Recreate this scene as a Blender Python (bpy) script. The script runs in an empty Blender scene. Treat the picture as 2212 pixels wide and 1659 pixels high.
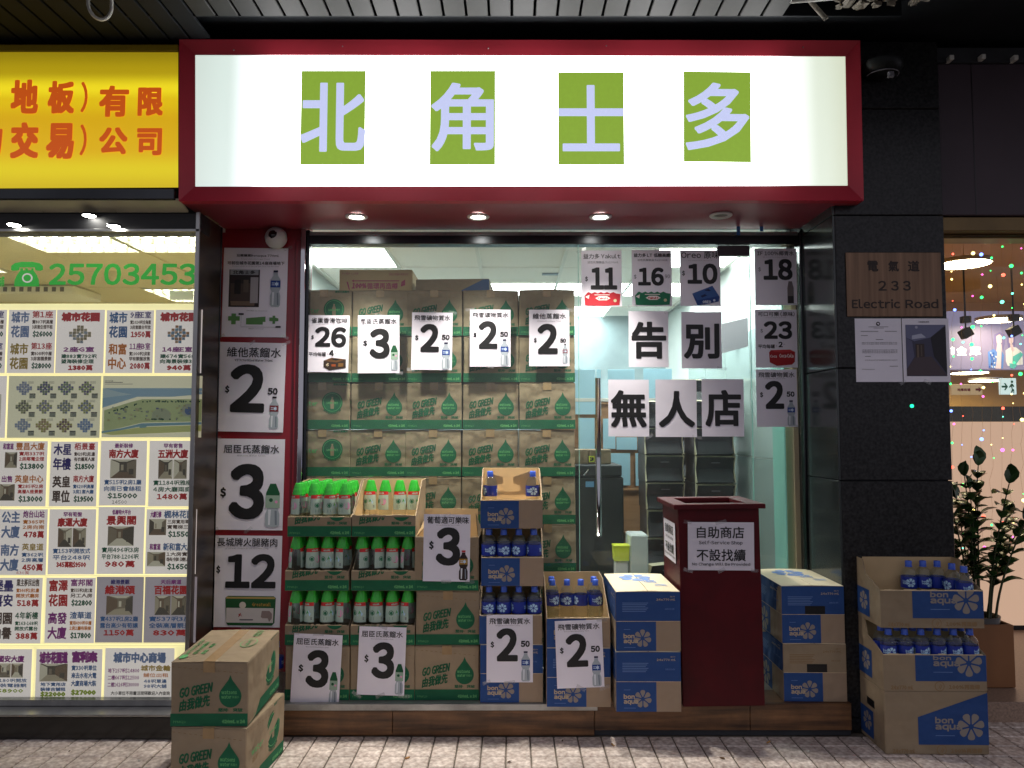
import bpy, math, random
from mathutils import Vector, Matrix
random.seed(11)
S = bpy.context.scene
COL = S.collection
PI = math.pi

# ---------------------------------------------------------------- camera, world, exposure
CAM_Y, CAM_Z = -4.40, 1.50
F, CX, CY = 1664.0, 1106.0, 829.5          # focal length and centre in a 2212 x 1659 measure of the photograph
PITCH = math.atan(102.5 / F)
cam = bpy.data.cameras.new('camera')
cam.sensor_width = 36.0
cam.lens = 36.0 * F / 2212.0
cam.clip_start, cam.clip_end = 0.05, 300
camo = bpy.data.objects.new('camera', cam)
COL.objects.link(camo)
camo.location = (0, CAM_Y, CAM_Z)
camo.rotation_euler = (PI / 2 + PITCH, 0, 0)
S.camera = camo
W = bpy.data.worlds.new('World')
S.world = W
W.use_nodes = True
bg = W.node_tree.nodes['Background']
bg.inputs[0].default_value = (0.80, 0.78, 0.90, 1)
bg.inputs[1].default_value = 0.50
S.view_settings.view_transform = 'Standard'
S.view_settings.look = 'None'
S.view_settings.exposure = 0.0
S.view_settings.gamma = 1.0
S.view_settings.use_curve_mapping = False
S.render.engine = 'CYCLES'
S.cycles.use_denoising = True
S.cycles.max_bounces = 10
S.cycles.transparent_max_bounces = 40
S.cycles.diffuse_bounces = 5
S.cycles.caustics_reflective = False
S.cycles.caustics_refractive = False
S.cycles.sample_clamp_indirect = 6


def ray(px, py):
    u, v = (px - CX) / F, -(py - CY) / F
    c, s = math.cos(PITCH), math.sin(PITCH)
    return u, c - s * v, s + c * v


def at(px, py, Y):
    """(X, Z) of the photographed point on the vertical plane at depth Y."""
    dx, dy, dz = ray(px, py)
    k = (Y - CAM_Y) / dy
    return k * dx, CAM_Z + k * dz


def onz(px, py, Z):
    dx, dy, dz = ray(px, py)
    k = (Z - CAM_Z) / dz
    return k * dx, CAM_Y + k * dy


# ---------------------------------------------------------------- materials
def rgb(r, g, b):
    f = lambda c: (c / 255 / 12.92) if c / 255 <= 0.04045 else ((c / 255 + 0.055) / 1.055) ** 2.4
    return (f(r), f(g), f(b))


def mat(name, col, rough=0.6, metal=0.0, noise=None, bump=None, emis=None, coat=0.0, spec=0.5, rand=0.0,
        stretch=(1, 1, 1), col2=None, coat_rough=0.1, dent=None):
    m = bpy.data.materials.new(name)
    m.use_nodes = True
    nt = m.node_tree
    N, L = nt.nodes, nt.links
    p = N['Principled BSDF']
    p.inputs['Base Color'].default_value = (*col, 1)
    p.inputs['Roughness'].default_value = rough
    p.inputs['Metallic'].default_value = metal
    p.inputs['Coat Weight'].default_value = coat
    p.inputs['Coat Roughness'].default_value = coat_rough
    p.inputs['Specular IOR Level'].default_value = spec
    tc = N.new('ShaderNodeTexCoord')
    mp = N.new('ShaderNodeMapping')
    L.new(tc.outputs['Object'], mp.inputs[0])
    mp.inputs['Scale'].default_value = stretch
    out = None
    if noise or rand:
        if noise:
            n = N.new('ShaderNodeTexNoise')
            n.inputs['Scale'].default_value = noise[0]
            n.inputs['Detail'].default_value = 6
            L.new(mp.outputs[0], n.inputs['Vector'])
            mr = N.new('ShaderNodeMapRange')
            mr.inputs['From Min'].default_value = 0.3
            mr.inputs['From Max'].default_value = 0.7
            L.new(n.outputs[0], mr.inputs[0])
            mx = N.new('ShaderNodeMix')
            mx.data_type = 'RGBA'
            L.new(mr.outputs[0], mx.inputs[0])
            a = noise[1]
            mx.inputs[6].default_value = (*[c * (1 - a) for c in col], 1)
            mx.inputs[7].default_value = (*(col2 or [min(1, c * (1 + a)) for c in col]), 1)
            out = mx.outputs[2]
        if rand:
            oi = N.new('ShaderNodeObjectInfo')
            m2 = N.new('ShaderNodeMapRange')
            m2.inputs['To Min'].default_value = 1 - rand
            m2.inputs['To Max'].default_value = 1 + rand
            L.new(oi.outputs['Random'], m2.inputs[0])
            mm = N.new('ShaderNodeVectorMath')
            mm.operation = 'SCALE'
            if out:
                L.new(out, mm.inputs[0])
            else:
                mm.inputs[0].default_value = col
            L.new(m2.outputs[0], mm.inputs['Scale'])
            out = mm.outputs[0]
        L.new(out, p.inputs['Base Color'])
    if bump:
        n = N.new('ShaderNodeTexNoise')
        n.inputs['Scale'].default_value = bump[0]
        n.inputs['Detail'].default_value = 4
        L.new(mp.outputs[0], n.inputs['Vector'])
        b = N.new('ShaderNodeBump')
        b.inputs['Strength'].default_value = bump[1]
        b.inputs['Distance'].default_value = bump[2] if len(bump) > 2 else 0.004
        L.new(n.outputs[0], b.inputs['Height'])
        L.new(b.outputs[0], p.inputs['Normal'])
    if dent:
        n2 = N.new('ShaderNodeTexNoise')
        n2.inputs['Scale'].default_value = dent[0]
        L.new(tc.outputs['Object'], n2.inputs['Vector'])
        b2 = N.new('ShaderNodeBump')
        b2.inputs['Strength'].default_value = 1
        b2.inputs['Distance'].default_value = dent[1]
        L.new(n2.outputs[0], b2.inputs['Height'])
        if p.inputs['Normal'].links:
            L.new(p.inputs['Normal'].links[0].from_socket, b2.inputs['Normal'])
        L.new(b2.outputs[0], p.inputs['Normal'])
    if emis:
        p.inputs['Emission Color'].default_value = (*emis[0], 1)
        p.inputs['Emission Strength'].default_value = emis[1]
    return m


def add_dirt(m, scale, lo, hi=1.0):
    N, L = m.node_tree.nodes, m.node_tree.links
    p = N['Principled BSDF']
    g = N.new('ShaderNodeNewGeometry')
    n = N.new('ShaderNodeTexNoise')
    n.inputs['Scale'].default_value = scale
    n.inputs['Detail'].default_value = 7
    n.inputs['Roughness'].default_value = .65
    L.new(g.outputs['Position'], n.inputs['Vector'])
    r = N.new('ShaderNodeMapRange')
    r.inputs['From Min'].default_value = .38
    r.inputs['From Max'].default_value = .58
    r.inputs['To Min'].default_value = lo
    r.inputs['To Max'].default_value = hi
    L.new(n.outputs[0], r.inputs[0])
    v = N.new('ShaderNodeVectorMath')
    v.operation = 'SCALE'
    bc_ = p.inputs['Base Color']
    if bc_.links:
        L.new(bc_.links[0].from_socket, v.inputs[0])
    else:
        v.inputs[0].default_value = bc_.default_value[:3]
    L.new(r.outputs[0], v.inputs['Scale'])
    L.new(v.outputs[0], bc_)


def glassmat(name, tint, film=0.03, filmcol=(0.7, 0.8, 0.8), rough=0.02, ior=1.45, refl=1.0):
    m = bpy.data.materials.new(name)
    m.use_nodes = True
    nt = m.node_tree
    N, L = nt.nodes, nt.links
    N.clear()
    o = N.new('ShaderNodeOutputMaterial')
    tr = N.new('ShaderNodeBsdfTransparent')
    tr.inputs[0].default_value = (*tint, 1)
    gl = N.new('ShaderNodeBsdfGlossy')
    gl.inputs['Roughness'].default_value = rough
    gl.inputs['Color'].default_value = (refl, refl, refl, 1)
    fr = N.new('ShaderNodeFresnel')
    fr.inputs[0].default_value = ior
    mx = N.new('ShaderNodeMixShader')
    ge = N.new('ShaderNodeNewGeometry')
    sb_ = N.new('ShaderNodeMath')
    sb_.operation = 'SUBTRACT'
    sb_.inputs[0].default_value = 1.0
    L.new(ge.outputs['Backfacing'], sb_.inputs[1])
    ml = N.new('ShaderNodeMath')
    ml.operation = 'MULTIPLY'
    L.new(fr.outputs[0], ml.inputs[0])
    L.new(sb_.outputs[0], ml.inputs[1])
    L.new(ml.outputs[0], mx.inputs[0])
    L.new(tr.outputs[0], mx.inputs[1])
    L.new(gl.outputs[0], mx.inputs[2])
    df = N.new('ShaderNodeBsdfDiffuse')
    df.inputs[0].default_value = (*filmcol, 1)
    tc = N.new('ShaderNodeTexCoord')
    ns = N.new('ShaderNodeTexNoise')
    ns.inputs['Scale'].default_value = 3
    ns.inputs['Detail'].default_value = 8
    L.new(tc.outputs['Object'], ns.inputs['Vector'])
    mr = N.new('ShaderNodeMapRange')
    mr.inputs['From Min'].default_value = 0.35
    mr.inputs['From Max'].default_value = 0.75
    mr.inputs['To Min'].default_value = film * 0.4
    mr.inputs['To Max'].default_value = film * 1.8
    L.new(ns.outputs[0], mr.inputs[0])
    m2 = N.new('ShaderNodeMixShader')
    L.new(mr.outputs[0], m2.inputs[0])
    L.new(mx.outputs[0], m2.inputs[1])
    L.new(df.outputs[0], m2.inputs[2])
    L.new(m2.outputs[0], o.inputs[0])
    return m


def wood(name, c1, c2, scale=(1.2, 8, 14), rough=0.5):
    m = mat(name, c1, rough, noise=(3.0, 0.0), stretch=scale, col2=c2, bump=(12, 0.15))
    return m


M = {}
M['red'] = mat('red_lacquer', rgb(136, 14, 32), 0.34, noise=(2, .12), bump=(6, .05), coat=.3)
M['signred'] = mat('sign_red_aluminium', rgb(186, 46, 64), 0.42, noise=(3, .1), bump=(5, .06))
M['soffitred'] = mat('dull_red_soffit', rgb(150, 56, 72), 0.38, metal=.2, noise=(1.5, .2), stretch=(1, .2, 1))
M['binred'] = mat('dark_red_painted_wood', rgb(76, 2, 13), 0.5, noise=(4, .18), bump=(25, .08), spec=.25)
M['card'] = mat('brown_cardboard', rgb(152, 134, 108), 0.85, dent=(7, .03), noise=(4, .14), bump=(160, .12, .0008), rand=.07, stretch=(.15, 1, 1))
M['cardin'] = mat('pale_inner_cardboard', rgb(196, 170, 128), 0.85, noise=(6, .08), rand=.05, bump=(120, .1, .0008))
M['cardtop'] = mat('pale_carton_top', rgb(226, 212, 180), 0.8, noise=(6, .05), bump=(120, .1, .0008))
M['cardedge'] = mat('torn_cardboard_edge', rgb(205, 184, 148), 0.9, noise=(60, .15))
M['tape'] = mat('brown_packing_tape', rgb(166, 138, 100), 0.22, noise=(30, .08), coat=.4)
M['cleartape'] = glassmat('clear_tape', (.93, .93, .93), film=.12, filmcol=(.8, .8, .82), rough=.18, ior=1.6)
M['green'] = mat('carton_green_print', rgb(12, 96, 62), 0.8, noise=(9, .22), rand=.1)
M['greendk'] = mat('carton_dark_green_print', rgb(14, 84, 50), 0.8)
M['greenlt'] = mat('carton_light_green_print', rgb(96, 168, 104), 0.8)
M['faint'] = mat('carton_faint_brown_print', rgb(138, 112, 78), 0.85)
M['blue'] = mat('carton_blue_print', rgb(24, 66, 126), 0.72, dent=(7, .03), noise=(8, .08), rand=.05, bump=(140, .1, .0008), stretch=(.15, 1, 1))
M['bluebrown'] = mat('carton_brown_beside_blue', rgb(154, 134, 112), 0.85, dent=(7, .03), noise=(5, .12), rand=.05, bump=(160, .2, .001), stretch=(.1, .1, 1))
M['cream'] = mat('carton_cream_print', rgb(176, 160, 134), 0.8)
M['petal'] = mat('carton_petal_print', rgb(138, 130, 122), 0.8)
M['bluefaint'] = mat('carton_faint_blue_print', rgb(128, 156, 208), 0.8)
M['bluemid'] = mat('carton_mid_blue_print', rgb(92, 120, 168), 0.8)
M['paper'] = mat('laminated_white_paper', rgb(234, 230, 240), 0.42, noise=(3, .05), bump=(5, .2, .01), dent=(9, .002), coat=.4, coat_rough=.12)
M['paperdull'] = mat('plain_white_paper', rgb(214, 210, 220), 0.65, noise=(4, .03), bump=(6, .2, .008))
M['ink'] = mat('black_ink', rgb(20, 20, 22), 0.5)
M['inkgrey'] = mat('grey_ink', rgb(110, 108, 114), 0.6)
M['white'] = mat('white_plastic', rgb(225, 225, 225), 0.35)
M['black'] = mat('black_plastic', rgb(18, 18, 20), 0.3)
M['granite'] = mat('black_granite', rgb(18, 19, 20), 0.28, noise=(70, .5), col2=rgb(48, 48, 49), bump=(3, .03), spec=.3)
M['granitesoft'] = mat('dark_stone_reveal', rgb(54, 60, 60), 0.16, noise=(6, .35), stretch=(1, 1, .3))
M['marble'] = mat('dark_brown_marble', rgb(30, 26, 24), 0.3, noise=(2.2, .5), col2=rgb(70, 56, 42), stretch=(1, 2, 5))
M['steel'] = mat('brushed_steel', rgb(150, 150, 148), 0.28, metal=1, noise=(20, .15), stretch=(1, 1, .1))
M['darksteel'] = mat('dark_steel_frame', rgb(60, 62, 64), 0.25, metal=1, noise=(8, .3), stretch=(.2, 1, .2))
M['alu'] = mat('satin_aluminium', rgb(172, 172, 168), 0.3, metal=.35, noise=(10, .12), stretch=(.3, 1, .3))
M['chrome'] = mat('polished_chrome', rgb(190, 190, 192), 0.08, metal=1)
M['bronze'] = mat('brass_brown_plaque', rgb(122, 96, 76), 0.42, metal=.55, noise=(3, .3), stretch=(14, 1, .4))
M['engrave'] = mat('engraved_dark_fill', rgb(44, 32, 26), 0.6)
M['woodstep'] = mat('wood_look_tile', rgb(84, 54, 32), 0.4, noise=(2.2, .45), col2=rgb(132, 92, 56), stretch=(1.2, 6, 16), rand=.12, bump=(20, .1))
M['ceildark'] = mat('dark_canopy_panel', rgb(26, 29, 34), 0.75, noise=(3, .25), spec=.2)
M['slat'] = mat('grey_metal_slat', rgb(29, 28, 27), 0.65, noise=(7, .25), rand=.1, stretch=(1, .3, 1))
M['walldark'] = mat('dark_painted_wall', rgb(44, 46, 50), 0.7, noise=(4, .25))
M['purple'] = mat('dull_purple_panel', rgb(64, 50, 58), 0.5, noise=(3, .12))
M['tile'] = mat('speckled_pavement_tile', rgb(168, 146, 134), 0.55, noise=(38, .0), col2=rgb(250, 238, 228), rand=.08, bump=(38, .35, .002))
M['grout'] = mat('pavement_grout', rgb(120, 110, 98), 0.9, noise=(14, .2))
M['stonestep'] = mat('pink_granite_step', rgb(150, 128, 112), 0.3, noise=(90, .3))
M['whitewall'] = mat('white_shop_wall', rgb(206, 214, 212), 0.6, noise=(2, .04))
M['shopfloor'] = mat('grey_shop_floor', rgb(150, 146, 138), 0.3, noise=(3, .1))
M['ceiltile'] = mat('white_ceiling_tile', rgb(236, 234, 226), 0.8, noise=(90, .05), bump=(120, .2))
M['tbar'] = mat('ceiling_grid_bar', rgb(222, 222, 214), 0.5)
M['lightcool'] = mat('cool_light_diffuser', (1, 1, 1), 0.5, emis=((0.95, 1.0, .98), 17.0))
M['lightwarm'] = mat('warm_light_tube', (1, 1, .9), 0.5, emis=((1.0, .95, .72), 40.0))
M['bulbdown'] = mat('downlight_lens', (1, 1, 1), 0.5, emis=((1.0, .97, .90), 60.0))
M['deadlamp'] = mat('unlit_downlight_lens', rgb(120, 116, 112), 0.3)
M['glass'] = glassmat('clear_glass', (.96, .985, .975), film=.010)
M['glassdoor'] = glassmat('door_glass', (.95, .98, .97), film=.018)
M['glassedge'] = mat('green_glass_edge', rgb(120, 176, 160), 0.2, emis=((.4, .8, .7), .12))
M['tealglass'] = mat('teal_back_painted_glass', rgb(168, 188, 184), 0.12, noise=(2, .08), coat=.5)
M['beigewall'] = mat('beige_inner_wall', rgb(196, 168, 134), 0.6, noise=(5, .06))
M['paleblue'] = mat('pale_blue_sheet', rgb(170, 214, 232), 0.6, noise=(3, .05))
M['shelf'] = mat('tan_shelf_board', rgb(178, 134, 96), 0.6, noise=(4, .15), stretch=(1, 1, 6))
M['blackcard'] = mat('matt_black_card', rgb(44, 47, 50), 0.4, noise=(20, .2), rand=.12)
M['bincream'] = mat('cream_card_edge', rgb(205, 198, 168), 0.7)
M['cabinet'] = mat('dark_grey_cabinet', rgb(44, 50, 52), 0.5, noise=(5, .25))
M['yellowbox'] = mat('yellow_plastic', rgb(222, 232, 58), 0.4)
M['water'] = glassmat('clear_bottle_plastic', (.88, .91, .89), film=.03, filmcol=(.75, .76, .7), rough=.08, ior=1.5)
M['capblue'] = mat('blue_cap', rgb(60, 98, 206), 0.4)
M['capgreen'] = mat('bright_green_cap', rgb(48, 178, 50), 0.38, noise=(30, .08), coat=.2)
M['lblue'] = mat('blue_bottle_label', rgb(22, 48, 150), 0.35, coat=.2)
M['lflower'] = mat('pale_flower_print', rgb(178, 214, 238), 0.45)
M['lred'] = mat('red_label_band', rgb(200, 32, 34), 0.4)
M['lpale'] = mat('pale_green_label', rgb(172, 194, 178), 0.45)
M['lgreen'] = mat('label_green_circle', rgb(18, 110, 70), 0.45)
M['lpink'] = mat('label_pink_print', rgb(226, 150, 192), 0.45)
M['camlens'] = mat('camera_lens_black', rgb(12, 12, 14), 0.08, coat=.8)
M['leaf'] = mat('waxy_dark_leaf', rgb(52, 84, 42), 0.28, noise=(10, .3), rand=.4)
M['stem'] = mat('green_plant_stem', rgb(54, 62, 34), 0.5)
M['planter'] = mat('brown_wooden_planter', rgb(128, 86, 52), 0.5, noise=(3, .3), stretch=(1, 1, .3))
M['pot'] = mat('dark_plastic_pot', rgb(52, 46, 40), 0.4)
M['soil'] = mat('dark_soil', rgb(40, 30, 22), 0.95)
M['rubble'] = mat('broken_plaster', rgb(120, 114, 104), 0.9, noise=(20, .4), bump=(30, .8, .02))
M['cable'] = mat('white_cable', rgb(196, 196, 190), 0.5)
M['tapeblue'] = mat('blue_tape', rgb(52, 112, 190), 0.5)
M['shutter'] = mat('bronze_shutter_box', rgb(112, 90, 52), 0.35, metal=.4, noise=(5, .2))
M['warmwall'] = mat('warm_lobby_wall', rgb(214, 172, 104), 0.5, noise=(2, .08))
M['frosted'] = mat('glowing_frosted_glass', rgb(196, 170, 152), 0.35, noise=(2, .06), emis=((.94, .62, .42), .50))  # emission stands in for lobby lamplight coming through the glass
M['adpanel'] = mat('lit_advert_panel', rgb(120, 112, 150), 0.5, noise=(1.5, .12), emis=((.60, .54, .84), .34))
M['lobbylamp'] = mat('round_lobby_lamp', (1, 1, 1), 0.5, emis=((1.0, .80, .46), 32.0))
M['exitface'] = mat('lit_exit_face', rgb(214, 234, 232), 0.4, emis=((.75, .95, .98), .7))
M['exitgreen'] = mat('exit_green', rgb(8, 130, 96), 0.5)
M['maroon'] = mat('maroon_print', rgb(140, 30, 40), 0.5)
M['greenglint'] = mat('green_reflection_glow', (0, 1, .4), .4, emis=((.02, 1.0, .42), 2.2))  # painted glow of a green reflection, no lamp of its own
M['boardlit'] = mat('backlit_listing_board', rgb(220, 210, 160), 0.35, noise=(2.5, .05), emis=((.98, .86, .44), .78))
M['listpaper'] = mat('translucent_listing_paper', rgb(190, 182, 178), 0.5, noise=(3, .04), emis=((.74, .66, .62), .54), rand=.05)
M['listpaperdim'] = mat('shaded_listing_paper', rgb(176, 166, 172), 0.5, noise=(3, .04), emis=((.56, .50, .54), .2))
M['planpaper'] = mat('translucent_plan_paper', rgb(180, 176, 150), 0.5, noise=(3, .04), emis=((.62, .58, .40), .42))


def lit_sign(name, base, bands, vertical=False):
    """A back-lit acrylic face: its emission follows the lamps mounted behind it (given as bands along one axis)."""
    m = bpy.data.materials.new(name)
    m.use_nodes = True
    N, L = m.node_tree.nodes, m.node_tree.links
    p = N['Principled BSDF']
    p.inputs['Base Color'].default_value = (*base, 1)
    p.inputs['Roughness'].default_value = .3
    tc = N.new('ShaderNodeTexCoord')
    sx = N.new('ShaderNodeSeparateXYZ')
    L.new(tc.outputs['Generated'], sx.inputs[0])
    cr = N.new('ShaderNodeValToRGB')
    cr.color_ramp.interpolation = 'EASE'
    el = cr.color_ramp.elements
    el[0].position = bands[0][0]
    el[0].color = (*bands[0][1], 1)
    el[1].position = bands[-1][0]
    el[1].color = (*bands[-1][1], 1)
    for pos, c in bands[1:-1]:
        e = el.new(pos)
        e.color = (*c, 1)
    L.new(sx.outputs[2 if vertical else 0], cr.inputs[0])
    L.new(cr.outputs[0], p.inputs['Emission Color'])
    p.inputs['Emission Strength'].default_value = 1.0
    return m


add_dirt(M['tile'], 2.2, .72)
add_dirt(M['grout'], 2.2, .6)
add_dirt(M['card'], 3.1, .86)
add_dirt(M['woodstep'], 4, .6)
add_dirt(M['binred'], 5, .75)
add_dirt(M['alu'], 6, .7)
add_dirt(M['slat'], 5, .6)
K = 8.0
M['signwhite'] = lit_sign('backlit_white_acrylic', (.8, .8, .8), [
    (0.0, (.60, .70, .64)), (.05, (.66, .78, .72)), (.085, (1.1, 1.2, 1.18)), (.13, (K, K, K)), (.87, (K, K, K)),
    (.925, (1.0, 1.08, 1.0)), (.96, (.70, .78, .64)), (1.0, (.62, .68, .52))])
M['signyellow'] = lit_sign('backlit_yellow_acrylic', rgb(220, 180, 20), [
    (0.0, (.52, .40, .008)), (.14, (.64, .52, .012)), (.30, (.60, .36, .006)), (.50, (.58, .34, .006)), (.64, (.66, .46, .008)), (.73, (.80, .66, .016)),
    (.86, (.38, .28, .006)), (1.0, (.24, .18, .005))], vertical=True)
M['signgreen'] = mat('backlit_green_paper', rgb(120, 150, 50), .4, noise=(40, .08), emis=(rgb(134, 166, 58), .95))
M['signchar'] = mat('backlit_pale_character', rgb(190, 195, 225), .4, emis=(rgb(200, 208, 246), .9))
M['signorange'] = mat('orange_acrylic_character', rgb(200, 70, 20), .4, emis=(rgb(222, 96, 22), .6))
M['phonegreen'] = mat('glowing_green_vinyl', rgb(30, 150, 40), .5, emis=(rgb(40, 170, 50), .5))  # emission added to brighten the vinyl, which is no light source

_c = {}


def ink(r, g, b, glow=0.0, nm='print_colour'):
    k = (r, g, b, glow)
    if k not in _c:
        _c[k] = mat(nm, rgb(r, g, b), .6, emis=((rgb(r, g, b)), glow) if glow else None)
    return _c[k]


# ---------------------------------------------------------------- mesh builder
class MB:
    def __init__(s):
        s.v, s.f, s.m, s.mats, s.sm = [], [], [], [], []

    def mi(s, m):
        if isinstance(m, str):
            m = M[m]
        if m not in s.mats:
            s.mats.append(m)
        return s.mats.index(m)

    def add(s, vs, fs, m, smooth=False):
        o = len(s.v)
        s.v.extend(vs)
        i = s.mi(m)
        for f in fs:
            s.f.append([a + o for a in f])
            s.m.append(i)
            s.sm.append(smooth)

    def box(s, x0, x1, y0, y1, z0, z1, m, b=0.0):
        if b > 0:
            vs, fs = rbox(x0, x1, y0, y1, z0, z1, b)
            s.add(vs, fs, m)
            return s
        vs = [(x, y, z) for z in (z0, z1) for y in (y0, y1) for x in (x0, x1)]
        s.add(vs, [(0, 2, 3, 1), (4, 5, 7, 6), (0, 1, 5, 4), (2, 6, 7, 3), (0, 4, 6, 2), (1, 3, 7, 5)], m)
        return s

    def quad(s, a, b, c, d, m):
        s.add([a, b, c, d], [(0, 1, 2, 3)], m)
        return s

    def prism(s, pts, y0, y1, m, axis='y'):
        n = len(pts)
        if axis == 'y':
            vs = [(p[0], y0, p[1]) for p in pts] + [(p[0], y1, p[1]) for p in pts]
        elif axis == 'x':
            vs = [(y0, p[0], p[1]) for p in pts] + [(y1, p[0], p[1]) for p in pts]
        else:
            vs = [(p[0], p[1], y0) for p in pts] + [(p[0], p[1], y1) for p in pts]
        fs = [tuple(range(n)), tuple(range(2 * n - 1, n - 1, -1))] + [(i, n + i, n + (i + 1) % n, (i + 1) % n) for i in range(n)]
        s.add(vs, fs, m)
        return s

    def lathe(s, prof, m, seg=16, c=(0, 0, 0), cap=True, smooth=True):
        vs = []
        for r, z in prof:
            for k in range(seg):
                a = 2 * PI * k / seg
                vs.append((c[0] + r * math.cos(a), c[1] + r * math.sin(a), c[2] + z))
        fs = []
        for i in range(len(prof) - 1):
            for k in range(seg):
                k2 = (k + 1) % seg
                fs.append((i * seg + k, i * seg + k2, (i + 1) * seg + k2, (i + 1) * seg + k))
        s.add(vs, fs, m, smooth)
        if cap:
            o = len(prof) - 1
            s.add(vs[:seg], [tuple(range(seg - 1, -1, -1))], m)
            s.add(vs[o * seg:], [tuple(range(seg))], m)
        return s

    def tube(s, pts, r, m, seg=8, r2=None):
        pts = [Vector(p) for p in pts]
        vs = []
        n = len(pts)
        for i, p in enumerate(pts):
            d = (pts[min(i + 1, n - 1)] - pts[max(i - 1, 0)]).normalized()
            a = d.orthogonal().normalized() if abs(d.z) < .9 else d.cross(Vector((0, 1, 0))).normalized()
            if i and vs:
                a = (prev - d * prev.dot(d)).normalized()
            prev = a
            b = d.cross(a)
            rr = r if r2 is None else r + (r2 - r) * i / max(1, n - 1)
            for k in range(seg):
                t = 2 * PI * k / seg
                vs.append(tuple(p + a * rr * math.cos(t) + b * rr * math.sin(t)))
        fs = [(i * seg + k, i * seg + (k + 1) % seg, (i + 1) * seg + (k + 1) % seg, (i + 1) * seg + k) for i in range(n - 1) for k in range(seg)]
        fs += [tuple(range(seg)), tuple(range(n * seg - 1, (n - 1) * seg - 1, -1))]
        s.add(vs, fs, m, True)
        return s

    def mesh(s, name='mesh'):
        me = bpy.data.meshes.new(name)
        me.from_pydata(s.v, [], s.f)
        for m in s.mats:
            me.materials.append(m)
        me.polygons.foreach_set('material_index', s.m)
        me.polygons.foreach_set('use_smooth', s.sm)
        me.update()
        return me

    def build(s, name, parent=None, loc=None, rot=None, **kw):
        o = bpy.data.objects.new(name, s.mesh(name))
        COL.objects.link(o)
        return fin(o, parent, loc, rot, **kw)


def fin(o, parent=None, loc=None, rot=None, label=None, cat=None, group=None, kind=None):
    if parent:
        o.parent = parent
    if loc is not None:
        o.location = loc
    if rot is not None:
        o.rotation_euler = rot
    if label:
        o['label'] = label
    if cat:
        o['category'] = cat
    if group:
        o['group'] = group
    if kind:
        o['kind'] = kind
    return o


def empty(name, loc=(0, 0, 0), rot=None, **kw):
    o = bpy.data.objects.new(name, None)
    COL.objects.link(o)
    o.empty_display_size = .05
    return fin(o, None, loc, rot, **kw)


def inst(name, me, parent=None, loc=None, rot=None, **kw):
    o = bpy.data.objects.new(name, me)
    COL.objects.link(o)
    return fin(o, parent, loc, rot, **kw)


def copy_tree(o, loc=None, rot=None, label=None, parent=None):
    c = o.copy()
    COL.objects.link(c)
    if parent:
        c.parent = parent
    if loc is not None:
        c.location = loc
    if rot is not None:
        c.rotation_euler = rot
    if label:
        c['label'] = label
    for ch in o.children:
        copy_tree(ch, parent=c)
    return c


def rbox(x0, x1, y0, y1, z0, z1, b):
    """box with all edges chamfered by b"""
    X, Y, Z = (x0, x1), (y0, y1), (z0, z1)
    vs, idx = [], {}
    for i in (0, 1):
        for j in (0, 1):
            for k in (0, 1):
                sx, sy, sz = (1 - 2 * i) * b, (1 - 2 * j) * b, (1 - 2 * k) * b
                for t, p in enumerate(((X[i], Y[j] + sy, Z[k] + sz), (X[i] + sx, Y[j], Z[k] + sz), (X[i] + sx, Y[j] + sy, Z[k]))):
                    idx[i, j, k, t] = len(vs)
                    vs.append(p)
    g = lambda i, j, k, t: idx[i, j, k, t]
    fs = []
    for i in (0, 1):
        a = [g(i, 0, 0, 0), g(i, 1, 0, 0), g(i, 1, 1, 0), g(i, 0, 1, 0)]
        fs.append(a if i else a[::-1])
        a = [g(0, i, 0, 1), g(1, i, 0, 1), g(1, i, 1, 1), g(0, i, 1, 1)]
        fs.append(a[::-1] if i else a)
        a = [g(0, 0, i, 2), g(1, 0, i, 2), g(1, 1, i, 2), g(0, 1, i, 2)]
        fs.append(a if i else a[::-1])
    for j in (0, 1):
        for k in (0, 1):
            fs.append((g(0, j, k, 1), g(1, j, k, 1), g(1, j, k, 2), g(0, j, k, 2)))
            fs.append((g(j, 0, k, 0), g(j, 1, k, 0), g(j, 1, k, 2), g(j, 0, k, 2)))
            fs.append((g(j, k, 0, 0), g(j, k, 1, 0), g(j, k, 1, 1), g(j, k, 0, 1)))
    for i in (0, 1):
        for j in (0, 1):
            for k in (0, 1):
                fs.append((g(i, j, k, 0), g(i, j, k, 1), g(i, j, k, 2)))
    return vs, fs


# ---------------------------------------------------------------- lettering
_g = {}


def glyph(ch, res):
    k = (ch, res)
    if k not in _g:
        cu = bpy.data.curves.new('t', 'FONT')
        cu.body = ch
        cu.resolution_u = res
        o = bpy.data.objects.new('t', cu)
        me = bpy.data.meshes.new_from_object(o)
        vs = [(v.co.x, v.co.y) for v in me.vertices]
        fs = [tuple(p.vertices) for p in me.polygons]
        bpy.data.objects.remove(o)
        bpy.data.curves.remove(cu)
        bpy.data.meshes.remove(me)
        _g[k] = (vs, fs)
    return _g[k]


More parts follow.
